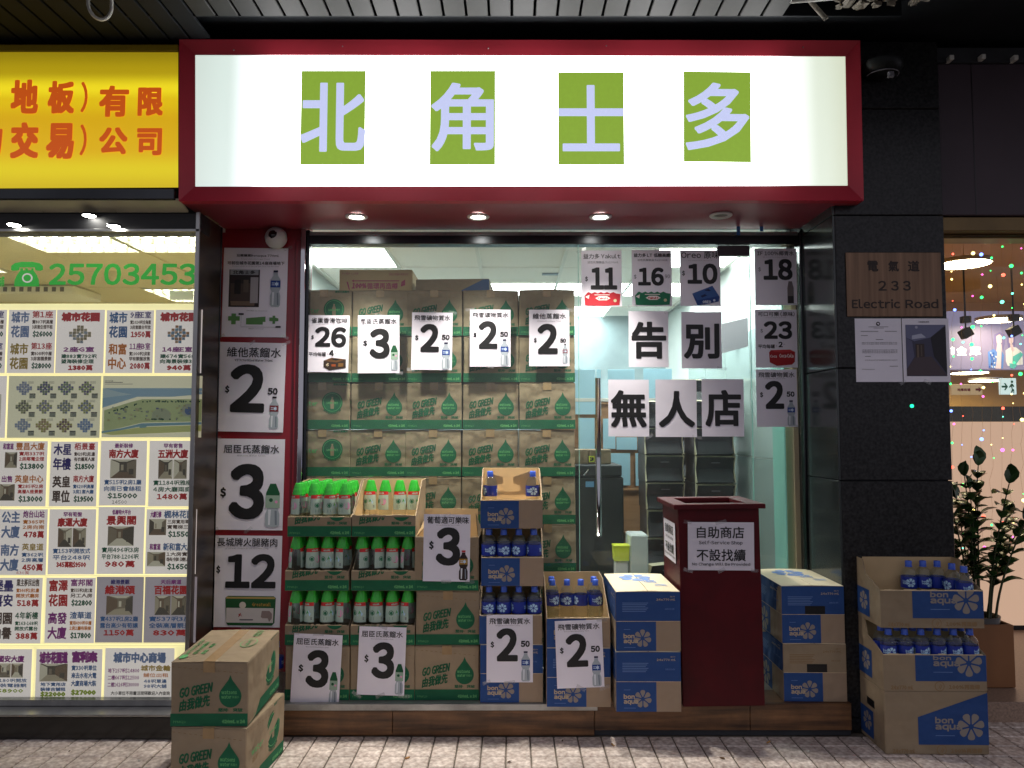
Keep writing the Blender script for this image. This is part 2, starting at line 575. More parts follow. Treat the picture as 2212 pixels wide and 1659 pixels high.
def text_geo(s, res=2, gap=.11):
    """2D verts, faces of a string, ASCII set in the wide sans glyphs and re-spaced to their own widths"""
    V, Fc, x = [], [], 0.0
    for ch in s:
        if ch == ' ':
            x += .26
            continue
        if ch == '-':
            o = len(V)
            V.extend([(x, .27), (x + .22, .27), (x + .22, .34), (x, .34)])
            Fc.append((o, o + 1, o + 2, o + 3))
            x += .30
            continue
        w = chr(ord(ch) + 0xFEE0) if 33 <= ord(ch) <= 126 else ch
        vs, fs = glyph(w, res)
        if not vs:
            x += .5
            continue
        a, b = min(v[0] for v in vs), max(v[0] for v in vs)
        if ord(ch) > 126:
            off, adv = x, 1.0
            if b > 1.2 or a < -.2:
                off, adv = x - a, b - a + gap
        else:
            off, adv = x - a, b - a + gap
        o = len(V)
        V.extend([(v[0] + off, v[1]) for v in vs])
        Fc.extend([tuple(i + o for i in f) for f in fs])
        x += adv
    return V, Fc


def text_box(mb, s, x0, z0, x1, z1, m, y=0.0, bold=0.0, res=2, fn=None, n=8, shear=0.0, gap=.11):
    """fit the string into the box x0..x1, z0..z1 (facing -y); bold = stroke growth as a share of the box height"""
    V, Fc = text_geo(s, res, gap)
    if not V:
        return
    ax, bx = min(v[0] for v in V), max(v[0] for v in V)
    ay, by = min(v[1] for v in V), max(v[1] for v in V)
    d = bold * (z1 - z0)
    if bx - ax < 1e-6 or by - ay < 1e-6:
        return
    kx, kz = (x1 - x0 - 2 * d) / (bx - ax), (z1 - z0 - 2 * d) / (by - ay)
    if s in ('1',):
        kx = min(kx, kz)
    base = [(x0 + d + (v[0] - ax) * kx, z0 + d + (v[1] - ay) * kz) for v in V]
    offs = [(0, 0)]
    if d > 0 and n <= 5:
        offs += [(-d, -d), (d, d), (-d, d), (d, -d)]
    elif d > 0:
        q = 20 if n >= 12 else 8
        for k in range(q):
            c_, s_ = math.cos(2 * PI * k / q), math.sin(2 * PI * k / q)
            w_ = (abs(c_) ** 5 + abs(s_) ** 5) ** -.2
            offs.append((d * c_ * w_, d * s_ * w_))
        if n >= 12:
            offs += [(a_ * .5, b_ * .5) for a_, b_ in offs[1::2]]
    for j, (ox, oz) in enumerate(offs):
        vs = [(a + ox + shear * (b - z0), y - j * 2e-5, b + oz + (shear * 0) ) for a, b in base]
        if fn:
            vs = [fn(*p) for p in vs]
        mb.add(vs, Fc, m)


def circle(cx, cz, r, n=20, rz=None):
    rz = rz or r
    return [(cx + r * math.cos(2 * PI * k / n), cz + rz * math.sin(2 * PI * k / n)) for k in range(n)]


def petals(cx, cz, r, n=7, a0=PI / 2, inner=.22, wid=.30):
    out = []
    for k in range(n):
        a = a0 + 2 * PI * k / n
        pts = []
        for t, w in ((inner, .03), (.5, wid * .55), (.72, wid * .85), (.88, wid * .8), (.97, wid * .5), (1, 0)):
            pts.append((t, w))
        poly = [(t, w) for t, w in pts] + [(t, -w) for t, w in pts[-2::-1]]
        out.append([(cx + r * (t * math.cos(a) - w * math.sin(a)), cz + r * (t * math.sin(a) + w * math.cos(a))) for t, w in poly])
    return out


def flat(mb, pts, y, m, fn=None):
    vs = [(p[0], y, p[1]) for p in pts]
    if fn:
        vs = [fn(*p) for p in vs]
    mb.add(vs, [tuple(range(len(vs)))], m)


def rect(x0, z0, x1, z1):
    return [(x0, z0), (x1, z0), (x1, z1), (x0, z1)]


def frect(mb, x0, z0, x1, z1, y, m, fn=None):
    flat(mb, rect(x0, z0, x1, z1), y, m, fn)

# ================================================================ SETTING: pavement, street, walls, canopy
ST = dict(kind='structure')
pv = MB().box(-12, 12, -14, 3.2, -.25, -.005, 'grout').build('pavement', **ST)
MB().box(-60, 60, -60, -14.0, -.4, -.15, mat('asphalt', (.05, .05, .052), .8, noise=(30, .3))).build('road', **ST)
TP = .1165
tile_meshes = []
for k in range(6):
    b = MB()
    h = TP / 2 - .0035
    vs, fs = rbox(-h, h, -h, h, -.03, .002 * random.random(), .004)
    b.add(vs, fs, 'tile')
    tile_meshes.append(b.mesh('tile'))
far = MB()
for iy in range(-14, 9):
    yy = -.565 - iy * TP
    for ix in range(-34, 35):
        xx = ix * TP + .03
        near = 0 <= iy <= 3 and abs(xx) < 2.42
        if near:
            o = inst('tile', random.choice(tile_meshes), pv, (xx, yy, random.uniform(-.001, .001)),
                     (random.uniform(-.006, .006), random.uniform(-.006, .006), random.choice((0, PI / 2, PI, -PI / 2))))
        elif iy >= 0 or xx > 2.3 or xx < -2.4 or (yy < .6 and xx > 1.95):
            if yy > -.45 and xx < 2.2:
                continue
            h = TP / 2 - .0035
            vs, fs = rbox(xx - h, xx + h, yy - h, yy + h, -.03, .001 * random.random(), .004)
            far.add(vs, fs, 'tile')
far.build('tile', pv, kind='stuff')

# shop step with wood-look boards and steel edge
XL, XR = at(598, 1560, -.5)[0], at(1832, 1560, -.46)[0]
st = MB().box(XL - .3, XR, -.49, .02, .0, .145, 'walldark').build('shop_step', **ST)
xs = [XL - .3] + [at(x, 1560, -.5)[0] for x in (848, 1284, 1620)] + [XR]
for i, (a, c) in enumerate(zip(xs, xs[1:])):
    z1 = .124 if i < 2 else .154
    MB().box(a + .001, c - .001, -.505 - .001 * (i % 2), -.49, .004 if i < 2 else .03, z1, 'woodstep', .002).build('board', st)
MB().box(XL - .3, at(1290, 1500, -.5)[0], -.512, -.30, .126, .158, 'alu', .002).build('metal_edge', st)
MB().box(at(1290, 1500, -.5)[0] + .001, XR, -.506, -.30, .1545, .158, 'woodstep', .001).build('step_nosing', st)
MB().box(XL - .3, XR, -.299, .02, .146, .158, mat('sill_stone', rgb(120, 116, 108), .35, noise=(20, .3))).build('sill_slab', st)

# dark fascia wall above the shops
MB().box(-6, 4, .02, .20, 2.72, 3.75, 'walldark').build('upper_wall', **ST)
# canopy: dark panel with metal slats
cn = MB().box(-6, 6, -1.9, .02, 3.60, 3.70, 'ceildark').build('canopy', **ST)
SLY = onz(1000, 35, 3.52)[1]
x_end = at(1690, 10, SLY)[0]
i = 0
xx = x_end
while xx > -3.2:
    w = .098
    front = xx - w > at(395, 10, SLY)[0]
    y1 = SLY if front else -.02
    vs, fs = rbox(xx - w, xx, -1.9, y1, 3.52, 3.535, .003)
    mb = MB()
    mb.add(vs, fs, 'slat' if front else 'ceildark')
    mb.build('slat', cn)
    xx -= .1105
MB().box(-2.0, 1.9, SLY + .001, SLY + .012, 3.522, 3.599, 'ceildark').build('slat_rail', cn)
# torn edge of the canopy with hanging plaster
rb = MB()
for k in range(30):
    x, z = at(random.uniform(1810, 2000), random.uniform(-30, 8), -.9)
    r = random.uniform(.006, .022)
    vs, fs = rbox(x - r, x + r, -.9 - r + random.uniform(-.1, .1), -.9 + r, z - r * .6, z + r * .7, r * .3)
    rb.add([(a + random.uniform(-.006, .006), b, c + random.uniform(-.006, .006)) for a, b, c in vs], fs, 'rubble')
rb.tube([(*[at(1745, 0, -.85)[0]], -.85, at(1745, -4, -.85)[1]), (at(1785, 40, -.85)[0], -.85, at(1785, 42, -.85)[1])], .012, 'rubble')
rb.build('broken_plaster_edge', label='torn grey plaster hanging from the canopy edge at the upper right', cat='broken plaster')
MB().tube([(at(1708, 1, -.9)[0], -.9, at(1708, 1, -.9)[1]), (at(1800, 3, -.9)[0], -.9, at(1800, -6, -.9)[1])], .014, 'cable').build(
    'pipe', label='thin pale pipe end poking from the torn canopy edge', cat='pipe')
pts = []
for k in range(15):
    t = k / 14
    a = PI * (1 + t)
    px_, py_ = 216 + 21 * math.cos(a) * (1 if t < .5 else .98), 8 - 34 * math.sin(a)
    x, z = at(px_, py_ if 0 < k < 14 else -30, -.95)
    pts.append((x, -.95 + .02 * math.cos(a), z))
MB().tube(pts, .008, 'cable').build('cable_loop', label='white cable hanging in a loop from the dark canopy above the yellow sign', cat='cable')

# black granite pier on the right
gx0, gx1 = at(1830, 1500, -.46)[0], at(2056, 1000, -.46)[0]
gp = MB().box(gx0 + .01, gx1 - .01, -.44, .6, 0, 3.55, 'walldark').build('granite_pier', label='black polished granite pier between the shop door and the lobby entrance', cat='pier')
zs = [0.0] + [at(1900, y, -.46)[1] for y in (1550, 1038, 795, 465, 235)] + [3.55]
for a, c in zip(zs, zs[1:]):
    MB().box(gx0, gx1, -.46 - random.random() * .002, -.441, a + .002, c - .002, 'granite', .003).build('slab', gp)
    MB().box(gx0 - .012, gx0, -.458, .02, a + .002, c - .002, 'granitesoft', .002).build('slab', gp)

# wall plinth between door frame and pier and the reveal panels
rx0 = at(1752, 1000, 0)[0]
MB().box(rx0 + .055, gx0 + .02, .02, .2, .16, 2.75, 'granitesoft').build('reveal_wall', **ST)

# ---------------------------------------------------------------- red pillar
px0, px1 = at(452, 1000, 0)[0], at(643, 1000, 0)[0]
rp = MB().box(px0, px1, 0, .25, .15, 2.76, 'red', .004).build('red_pillar', label='glossy red pillar left of the shop window carrying four price sheets', cat='pillar')
MB().box(px1 - .03, px1 + .002, -.012, -.0005, .17, 2.6, 'red', .003).build('edge_trim', rp)

# ---------------------------------------------------------------- shop window: frame, fixed panes, door
fz = .159
fr = empty('glazed_storefront', (0, 0, 0), label='glazed shop front with steel frame, fixed panes and a glass door', cat='shop front')
ztop = at(1200, 498, 0)[1]
zhd = at(1200, 530, 0)[1]
fx0, fx1 = px1 + .004, at(1752, 1000, 0)[0]
MB().box(fx0, fx0 + .028, -.03, .04, fz, ztop, 'chrome', .003).build('frame_post', fr)
MB().box(fx0 + .0285, fx0 + .046, -.012, .03, fz, ztop, 'darksteel', .003).build('frame_post', fr)
MB().box(fx1 - .05, fx1 + .055, -.04, .05, fz, ztop, 'darksteel', .004).build('frame_post', fr)
MB().box(fx1 + .056, fx1 + .066, -.06, .05, fz, ztop, 'alu', .002).build('frame_post', fr)
MB().box(fx0 + .047, fx1 - .051, -.03, .05, zhd, zhd + .05, 'darksteel', .003).build('frame_head', fr)
MB().box(fx0 + .047, fx1 - .051, -.02, .05, zhd + .051, ztop - .012, 'alu', .003).build('frame_head', fr)
MB().box(fx0 + .047, fx1 - .051, -.02, .05, fz, fz + .03, 'steel', .003).build('frame_sill', fr)
xa, xd0, xd1 = fx0 + .047, at(1252, 1000, 0)[0], at(1626, 1000, 0)[0]
MB().box(xa, xd0 - .003, .0, .010, fz + .03, zhd, 'glass').build('glass_pane', fr)
MB().box(xd1 + .006, fx1 - .051, .0, .010, fz + .03, zhd, 'glassdoor').build('glass_pane', fr)
MB().box(xd0 - .0028, xd0 - .0005, -.0005, .0105, fz + .03, zhd, 'glassedge').build('glass_edge', fr)
MB().box(xd1 + .0025, xd1 + .0055, -.0005, .0105, fz + .03, zhd, 'glassedge').build('glass_edge', fr)
dr = MB().box(xd0 + .001, xd1, .0, .012, fz + .035, zhd - .008, 'glassdoor').build('glass_door', fr)
MB().box(xd1 - .18, xd1 + .002, -.012, .024, zhd - .062, zhd - .004, 'purple', .003).build('patch_fitting', dr)
MB().box(xd1 - .18, xd1 + .002, -.012, .024, fz + .035, fz + .10, 'steel', .003).build('patch_fitting', dr)
hx = at(1292, 900, -.05)[0]
hz1, hz0 = at(1292, 817, -.05)[1], at(1292, 1158, -.05)[1]
hb = MB().tube([(hx, -.05, hz0), (hx, -.05, hz1)], .0155, 'chrome', 16)
for z in (hz0 + .12, hz1 - .12):
    hb.tube([(hx, -.05, z), (hx, -.0, z)], .009, 'chrome')
hb.build('handle', dr)
# small junk taped above and beside the door
for (x0, y0, x1, y1) in ((1591, 474, 1599, 508), (1641, 470, 1649, 500)):
    a, z1 = at(x0, y0, -.055)
    b_, z0 = at(x1, y1, -.055)
    MB().box(a, b_, -.056, -.0545, z0, z1, 'tapeblue').build('tape_strip', label='strip of blue tape hanging under the soffit, ' + ('left one of the pair' if x0 < 1600 else 'right one of the pair'), cat='tape', group='blue tape strips')
a, z1 = at(1737, 568, -.045)
b_, z0 = at(1742, 612, -.045)
MB().box(a, b_ + .008, -.0465, -.0445, z0, z1, 'tapeblue').build('tape_strip', label='short strip of blue tape stuck on the dark door post', cat='tape', group='blue tape strips')
pts = []
for (x, y) in ((1745, 560), (1760, 556), (1776, 560), (1790, 575), (1797, 592), (1785, 606), (1777, 618), (1782, 640), (1790, 668)):
    X, Z = at(x, y, -.10)
    pts.append((X, -.10, Z))
MB().tube(pts, .0022, 'black', 5).build('loose_wire', label='thin black wire dangling beside the door post', cat='wire')

# ---------------------------------------------------------------- main shop sign
SY = -.55
sg = empty('shop_sign', label='long red framed lightbox sign glowing white with four green character sheets', cat='shop sign')


def P3(x, y, Y):
    X, Z = at(x, y, Y)
    return (X, Y, Z)


O = [P3(387, 85, SY), P3(1858, 87, SY), P3(1866, 433, SY), P3(386, 434, SY)]
IY = SY + .034
I = [P3(421, 118, IY), P3(1827, 121, IY), P3(1832, 401, IY), P3(421, 403, IY)]


def sh(p, dy):
    return (p[0], p[1] + dy, p[2])


for k in range(4):
    a, b_, c, d = O[k], O[(k + 1) % 4], I[(k + 1) % 4], I[k]
    g = .0008
    vs = [a, b_, c, d, sh(a, .05), sh(b_, .05), sh(c, .016), sh(d, .016)]
    mb = MB()
    mb.add(vs, [(0, 1, 2, 3), (7, 6, 5, 4), (0, 4, 5, 1), (1, 5, 6, 2), (2, 6, 7, 3), (3, 7, 4, 0)], 'signred')
    mb.build('frame_bar', sg)
bx = MB()
BK = -.004
Ob = [(p[0], BK, p[2]) for p in O]
Of = [sh(p, .051) for p in O]
bx.add(Of + Ob, [(0, 4, 5, 1), (1, 5, 6, 2), (3, 7, 4, 0), (4, 7, 6, 5)], 'signred')
bx.build('casing', sg)
so = MB()
so.add([Of[3], Of[2], Ob[2], Ob[3]] + [(p[0], p[1], p[2] + .004) for p in (Of[3], Of[2], Ob[2], Ob[3])],
       [(0, 1, 2, 3), (4, 5, 6, 7), (0, 1, 5, 4), (2, 3, 7, 6)], 'soffitred')
so.build('soffit_panel', sg)
mb = MB()
Ii = [sh(p, .006) for p in I]
mb.add(Ii, [(0, 1, 2, 3)], 'signwhite')
mb.build('light_panel', sg)
mb = MB()
mb.add([sh(p, .0005) for p in I] + Ii, [(0, 1, 5, 4), (1, 2, 6, 5), (2, 3, 7, 6), (3, 0, 4, 7)], 'steel')
mb.build('inner_lip', sg)
CH = [('北', (648, 153, 790, 356), (648, 179, 791, 328), 0), ('角', (928, 153, 1070, 356), (931, 179, 1067, 327), 0),
      ('士', (1206, 156, 1347, 356), (1207, 184, 1346, 327), 0), ('多', (1478, 155, 1620, 350), (1482, 179, 1617, 325), .012)]
for ch, r, g, rot in CH:
    y0 = SY + .036
    xa_, za = at(r[0], r[3], y0)
    xb_, zb = at(r[2], r[1], y0)
    c = ((xa_ + xb_) / 2, y0, (za + zb) / 2)
    w, h = (xb_ - xa_) / 2, (zb - za) / 2
    sheet = MB().box(-w, w, -.001, .001, -h, h, 'signgreen').build('character_sheet', sg, c, (0, rot, 0))
    t = MB()
    ga, gz0 = at(g[0], g[3], y0)
    gb, gz1 = at(g[2], g[1], y0)
    text_box(t, ch, ga - c[0], gz0 - c[2], gb - c[0], gz1 - c[2], 'signchar', -.0018, bold=.017, res=4, n=12)
    t.build('lettering', sheet)
# little screw heads on frame
scr = MB()
for (x, y) in ((505, 108), (740, 100), (1055, 104), (1310, 99), (1735, 102)):
    p = P3(x, y, SY - .001)
    scr.box(p[0] - .003, p[0] + .003, SY - .003, SY, p[2] - .003, p[2] + .003, 'steel')
scr.build('screw', sg)


def downlight(px, py, lit=True):
    zz = (O[3][2] + O[2][2]) / 2
    zf = O[3][2] + (O[2][2] - O[3][2]) * (px - 386) / 1480
    X, Y = onz(px, py, zf - .004)
    d = MB().lathe([(.036, -.001), (.060, -.001), (.062, -.006), (.056, -.012), (.040, -.010), (.036, -.001)], 'white', 24, (X, Y, zf - .002), cap=False).build('downlight', sg)
    MB().lathe([(.0, -.003), (.039, -.003)], 'bulbdown' if lit else 'deadlamp', 24, (X, Y, zf - .003), cap=False).build('lens', d)
    if lit:
        l = bpy.data.lights.new('spot', 'SPOT')
        l.energy = 118
        l.color = (1.0, .95, .86)
        l.spot_size = math.radians(88)
        l.spot_blend = 1.0
        l.shadow_soft_size = .035
        lo = bpy.data.objects.new('downlight_lamp', l)
        COL.objects.link(lo)
        lo.location = (X, Y, zf - .03)
        lo.parent = sg
    return X, Y, zf


for px, py, lit in ((770, 467, 1), (1033, 467, 1), (1297, 467, 1), (1557, 464, 0)):
    downlight(px, py, lit)

# ---------------------------------------------------------------- dome security camera on the pillar
cx_, cz_ = at(600, 515, -.05)
cm = MB().lathe([(.0, .062), (.03, .06), (.05, .045), (.062, .02), (.064, 0), (.05, -.03)], 'white', 24, (0, 0, 0)).build(
    'security_camera', None, (cx_ - .012, -.03, cz_ + .004), (math.radians(70), 0, math.radians(-18)), label='white round security camera at the top of the red pillar', cat='security camera')
MB().lathe([(.0, .034), (.016, .031), (.029, .02), (.034, .0), (.03, -.02)], 'camlens', 20, (.008, -.006, .036)).build('lens', cm)

# ================================================================ POSTERS
SUBINK = 'inkgrey'


def rip(w, h, seed):
    r = random.Random(seed)
    a, b, c, d = r.uniform(2, 4), r.uniform(0, 6), r.uniform(2, 4), r.uniform(0, 6)
    amp = .0007
    return lambda x, y, z: (x, y + amp * math.sin(a * x / w + b) + amp * math.sin(c * z / h + d), z)


def sheet_mesh(w, h, fn, m, nx=6, nz=8):
    mb = MB()
    vs = []
    for j in range(nz + 1):
        for i in range(nx + 1):
            vs.append(fn(-w / 2 + w * i / nx, 0, -h / 2 + h * j / nz))
    fs = [(j * (nx + 1) + i, j * (nx + 1) + i + 1, (j + 1) * (nx + 1) + i + 1, (j + 1) * (nx + 1) + i) for j in range(nz) for i in range(nx)]
    mb.add(vs, fs, m, True)
    bk = [(p[0], p[1] + .0006, p[2]) for p in vs]
    mb.add(bk, [f[::-1] for f in fs], m, True)
    return mb


def draw(mb, it, w, h, y, fn):
    """one printed item; fractions run from the left and from the top"""
    k = it[0]
    X = lambda f: -w / 2 + f * w
    Z = lambda f: h / 2 - f * h
    if k == 't':
        _, s, a, b, c, d, m = it[:7]
        bold = it[7] if len(it) > 7 else 0
        res = it[8] if len(it) > 8 else (1 if (d - b) * h < .02 else 2 if (d - b) * h < .05 else 4)
        text_box(mb, s, X(a), Z(d), X(c), Z(b), m, y, bold, res, fn, n=12 if (d - b) * h > .08 else 6)
    elif k == 'q':
        _, a, b, c, d, m = it
        frect(mb, X(a), Z(d), X(c), Z(b), y, m, fn)
    elif k == 'p':
        flat(mb, [(X(a), Z(b)) for a, b in it[1]], y, it[2], fn)
    elif k == 'c':
        _, a, b, r, m = it
        flat(mb, circle(X(a), Z(b), r * w, 16), y, m, fn)


def poster(name, view, Y, items=(), pics=(), paper='paper', rot=0.0, label='', cat='price poster', group=None, tape=0, seed=None, off=.0014):
    x0, y0, x1, y1 = view
    xa, _ = at(x0, (y0 + y1) / 2, Y)
    xb, _ = at(x1, (y0 + y1) / 2, Y)
    _, za = at((x0 + x1) / 2, y1, Y)
    _, zb = at((x0 + x1) / 2, y0, Y)
    w, h = xb - xa, zb - za
    seed = seed if seed is not None else hash((x0, y0)) % 999
    fn = rip(w, h, seed)
    o = sheet_mesh(w, h, fn, paper).build(name, None, ((xa + xb) / 2, Y, (za + zb) / 2), (0, rot, 0), label=label, cat=cat, group=group)
    if items:
        mb = MB()
        for i, it in enumerate(items):
            draw(mb, it, w, h, -off - i * 1e-5, fn)
        mb.build('lettering', o)
    if pics:
        mb = MB()
        for i, it in enumerate(pics):
            draw(mb, it, w, h, -off - .0001 - i * min(1.5e-4, .003 / len(pics)), fn)
        mb.build('printed_picture', o)
    r = random.Random(seed + 5)
    spots = [(-w / 2, h / 2), (w / 2, h / 2), (0, h / 2), (w / 2, -h / 2), (-w / 2, -h / 2), (0, -h / 2)]
    r.shuffle(spots)
    for k in range(tape):
        tx, tz = spots[k]
        a = r.uniform(-.7, .7)
        l, ww = r.uniform(.018, .03), .0085
        ca, sa = math.cos(a), math.sin(a)
        q = [(tx + u * l * ca - v * ww * sa, tz + u * l * sa + v * ww * ca) for u, v in ((-1, -1), (1, -1), (1, 1), (-1, 1))]
        mb = MB()
        mid = [((q[0][0] + q[1][0]) / 2, (q[0][1] + q[1][1]) / 2), ((q[3][0] + q[2][0]) / 2, (q[3][1] + q[2][1]) / 2)]
        yy = -off - .0012
        mb.add([(q[0][0], yy, q[0][1]), (mid[0][0], yy - .0022, mid[0][1]), (q[1][0], yy - .0004, q[1][1]),
                (q[2][0], yy, q[2][1]), (mid[1][0], yy - .0014, mid[1][1]), (q[3][0], yy, q[3][1])], [(0, 1, 4, 5), (1, 2, 3, 4)], 'cleartape')
        mb.build('tape', o)
    return o


def bottle_pic(a, b, c, d, cap, lab, body=None, kind='blue'):
    body = body or ink(168, 178, 186)
    w, h = c - a, d - b
    X = lambda f: a + f * w
    Y = lambda f: b + f * h
    out = [('p', [(X(.3), Y(.07)), (X(.7), Y(.07)), (X(.72), Y(.14)), (X(.98), Y(.26)), (X(1), Y(.5)), (X(.86), Y(.58)), (X(1), Y(.7)), (X(1), Y(.95)), (X(.85), Y(1)),
                   (X(.15), Y(1)), (X(0), Y(.95)), (X(0), Y(.7)), (X(.14), Y(.58)), (X(0), Y(.5)), (X(.02), Y(.26)), (X(.28), Y(.14))], body)]
    out.append(('p', [(X(.2), Y(.6)), (X(.4), Y(.6)), (X(.35), Y(.95)), (X(.22), Y(.95))], ink(222, 226, 232)))
    out.append(('p', [(X(.65), Y(.62)), (X(.8), Y(.62)), (X(.84), Y(.95)), (X(.7), Y(.95))], ink(120, 130, 142)))
    if kind == 'green':
        out.append(('p', [(X(.3), Y(0)), (X(.7), Y(0)), (X(.98), Y(.22)), (X(.98), Y(.27)), (X(.02), Y(.27)), (X(.02), Y(.22))], cap))
        out.append(('q', X(.0), Y(.27), X(1), Y(.56), lab))
        out.append(('c', X(.38), Y(.38), .028, 'greendk'))
        out.append(('c', X(.75), Y(.42), .022, 'lpink'))
    else:
        out.append(('q', X(.28), Y(0), X(.72), Y(.06), cap))
        out.append(('q', X(.02), Y(.28), X(.98), Y(.47), lab))
        out.append(('p', petals_f(X(.62), Y(.375), w * .24), ink(200, 220, 240)))
        out.append(('q', X(.14), Y(.34), X(.42), Y(.36), ink(200, 220, 240)))
        out.append(('q', X(.14), Y(.39), X(.42), Y(.41), ink(200, 220, 240)))
    return out


def petals_f(cx, cy, r):
    return [(cx + r * (1 if k % 2 else .55) * math.cos(k * PI / 6), cy + .75 * r * (1 if k % 2 else .55) * math.sin(k * PI / 6)) for k in range(12)]


BP = lambda a, b, c, d: bottle_pic(a, b, c, d, ink(30, 36, 70), ink(20, 60, 140))
GP = lambda a, b, c, d: bottle_pic(a, b, c, d, 'greendk', ink(150, 176, 156), kind='green')
VP_ = lambda a, b, c, d: bottle_pic(a, b, c, d, 'ink', ink(120, 50, 60))
B1 = .026    # stroke growth for the big bold digits


def price2(title, sub, pic):
    it = [('t', title, .06, .048, .945, .14, 'ink', .012), ('t', sub, .19, .152, .72, .172, SUBINK), ('t', '$', .085, .395, .165, .49, 'ink', .05),
          ('t', '2', .215, .2, .675, .69, 'ink', .05), ('t', '50', .74, .385, .935, .478, 'ink', .06)]
    return it, pic


def price3(title, sub, pic, big=(.28, .23, .765, .75), dol=(.125, .43, .225, .535), tb=(.055, .06, .93, .155)):
    it = [('t', title, *tb, 'ink', .012), ('t', sub, tb[0] + .2, tb[3] + .015, tb[2] - .2, tb[3] + .033, SUBINK), ('t', '$', *dol, 'ink', .05), ('t', '3', *big, 'ink', .05)]
    return it, pic


SW = 'Watsons Distilled Water 620ml'
SB = 'Bonaqua Mineralized Water 770ml'
GPOST = 'price posters on the shop front'


def pk(p):
    return dict(items=p[0], pics=p[1])


# pillar
poster('notice_sheet', (481, 536, 620, 728), -.004, [
    ('t', '如需購買Bonaqua 770ml', .2, .07, .86, .105, 'ink', .02), ('t', 'To purchase Bonaqua 770ml', .27, .118, .72, .134, SUBINK),
    ('t', '可前往城市花園第14座商場地下', .06, .15, .95, .19, 'ink', .02), ('t', 'Please visit G/F, Block 14, City Garden Mall', .14, .2, .87, .215, SUBINK),
    ('t', '城市花園道 City Garden Road', .38, .7, .7, .714, SUBINK), ('t', '電氣道 Electric Road', .42, .9, .65, .914, SUBINK)],
    [('q', .095, .245, .57, .665, ink(40, 34, 34)), ('q', .12, .40, .5, .62, ink(74, 60, 54)), ('q', .13, .6, .5, .65, ink(120, 100, 84)), ('q', .11, .245, .55, .305, ink(150, 156, 160)),
     ('t', '北角士多', .15, .255, .5, .298, 'ink', .04, 1), ('q', .43, .33, .55, .62, ink(170, 166, 170)), ('q', .18, .36, .28, .52, ink(20, 18, 20)), ('q', .32, .36, .4, .5, ink(92, 80, 70)),
     ('p', [(.1, .77), (.15, .77), (.15, .74), (.22, .74), (.22, .77), (.28, .77), (.28, .82), (.22, .82), (.22, .86), (.15, .86), (.15, .82), (.1, .82)], ink(90, 140, 80)),
     ('p', [(.38, .79), (.68, .77), (.68, .83), (.64, .83), (.64, .86), (.38, .86)], ink(90, 140, 80)),
     ('p', [(.74, .78), (.79, .78), (.79, .76), (.83, .76), (.83, .78), (.88, .79), (.88, .82), (.83, .82), (.83, .85), (.79, .85), (.79, .82), (.74, .82)], ink(90, 140, 80)),
     ('q', .3, .745, .303, .89, 'inkgrey'), ('q', .3, .887, .86, .89, 'inkgrey'), ('q', .26, .735, .34, .755, 'ink'), ('q', .84, .875, .92, .895, 'ink')] + BP(.74, .25, .9, .66),
    label='grey information sheet with a small green map, topmost on the red pillar', cat='notice', tape=3, rot=.012)
poster('price_poster', (468, 740, 615, 933), -.004, [('t', '維他蒸餾水', .13, .055, .93, .167, 'ink', .012), ('t', 'VITA Distilled Water 700ml', .25, .185, .81, .212, 'ink', .02), ('t', '$', .125, .485, .19, .575, 'ink', .05),
        ('t', '2', .2, .245, .71, .785, 'ink', .05), ('t', '50', .755, .505, .9, .58, 'ink', .06)], VP_(.79, .6, .925, .96),
       label='2.50 distilled water price poster on the red pillar, directly below the information sheet', group=GPOST, tape=3, rot=.02)
poster('price_poster', (466, 948, 613, 1145), -.004, **pk(price3('屈臣氏蒸餾水', 'Watsons Water 620ml', GP(.74, .49, .95, .965), (.2, .275, .72, .885), (.07, .535, .155, .65), (.1, .065, .92, .16))),
       label='$3 water price poster on the red pillar, third sheet from the top', group=GPOST, tape=3, rot=.012)
poster('price_poster', (462, 1157, 607, 1355), -.004, [('t', '長城牌火腿豬肉', .03, .025, .93, .12, 'ink', .012), ('t', 'Greatwall Chopped Pork And Ham 198g', .15, .132, .8, .152, SUBINK), ('t', '$', .03, .33, .09, .42, 'ink', .05),
        ('t', '12', .17, .2, .92, .575, 'ink', .05)],
       [('p', [(.18, .68), (.22, .66), (.9, .66), (.93, .68), (.92, .95), (.88, .98), (.23, .98), (.2, .95)], ink(24, 88, 44)), ('q', .19, .67, .92, .69, ink(186, 160, 90)),
        ('q', .2, .79, .9, .95, ink(214, 206, 202)), ('t', '火腿豬肉', .38, .84, .64, .89, ink(170, 30, 30), .03, 1), ('p', [(.66, .85), (.7, .82), (.84, .82), (.88, .85), (.88, .9), (.84, .94), (.82, .9), (.72, .9), (.7, .94), (.67, .9)], ink(150, 130, 126)),
        ('c', .44, .76, .05, ink(226, 214, 200)), ('t', 'Greatwall', .58, .73, .86, .77, ink(196, 150, 60), .02, 1), ('q', .4, .91, .6, .925, 'inkgrey')],
       label='$12 canned meat price poster, lowest sheet on the red pillar', group=GPOST, tape=2, rot=.01)
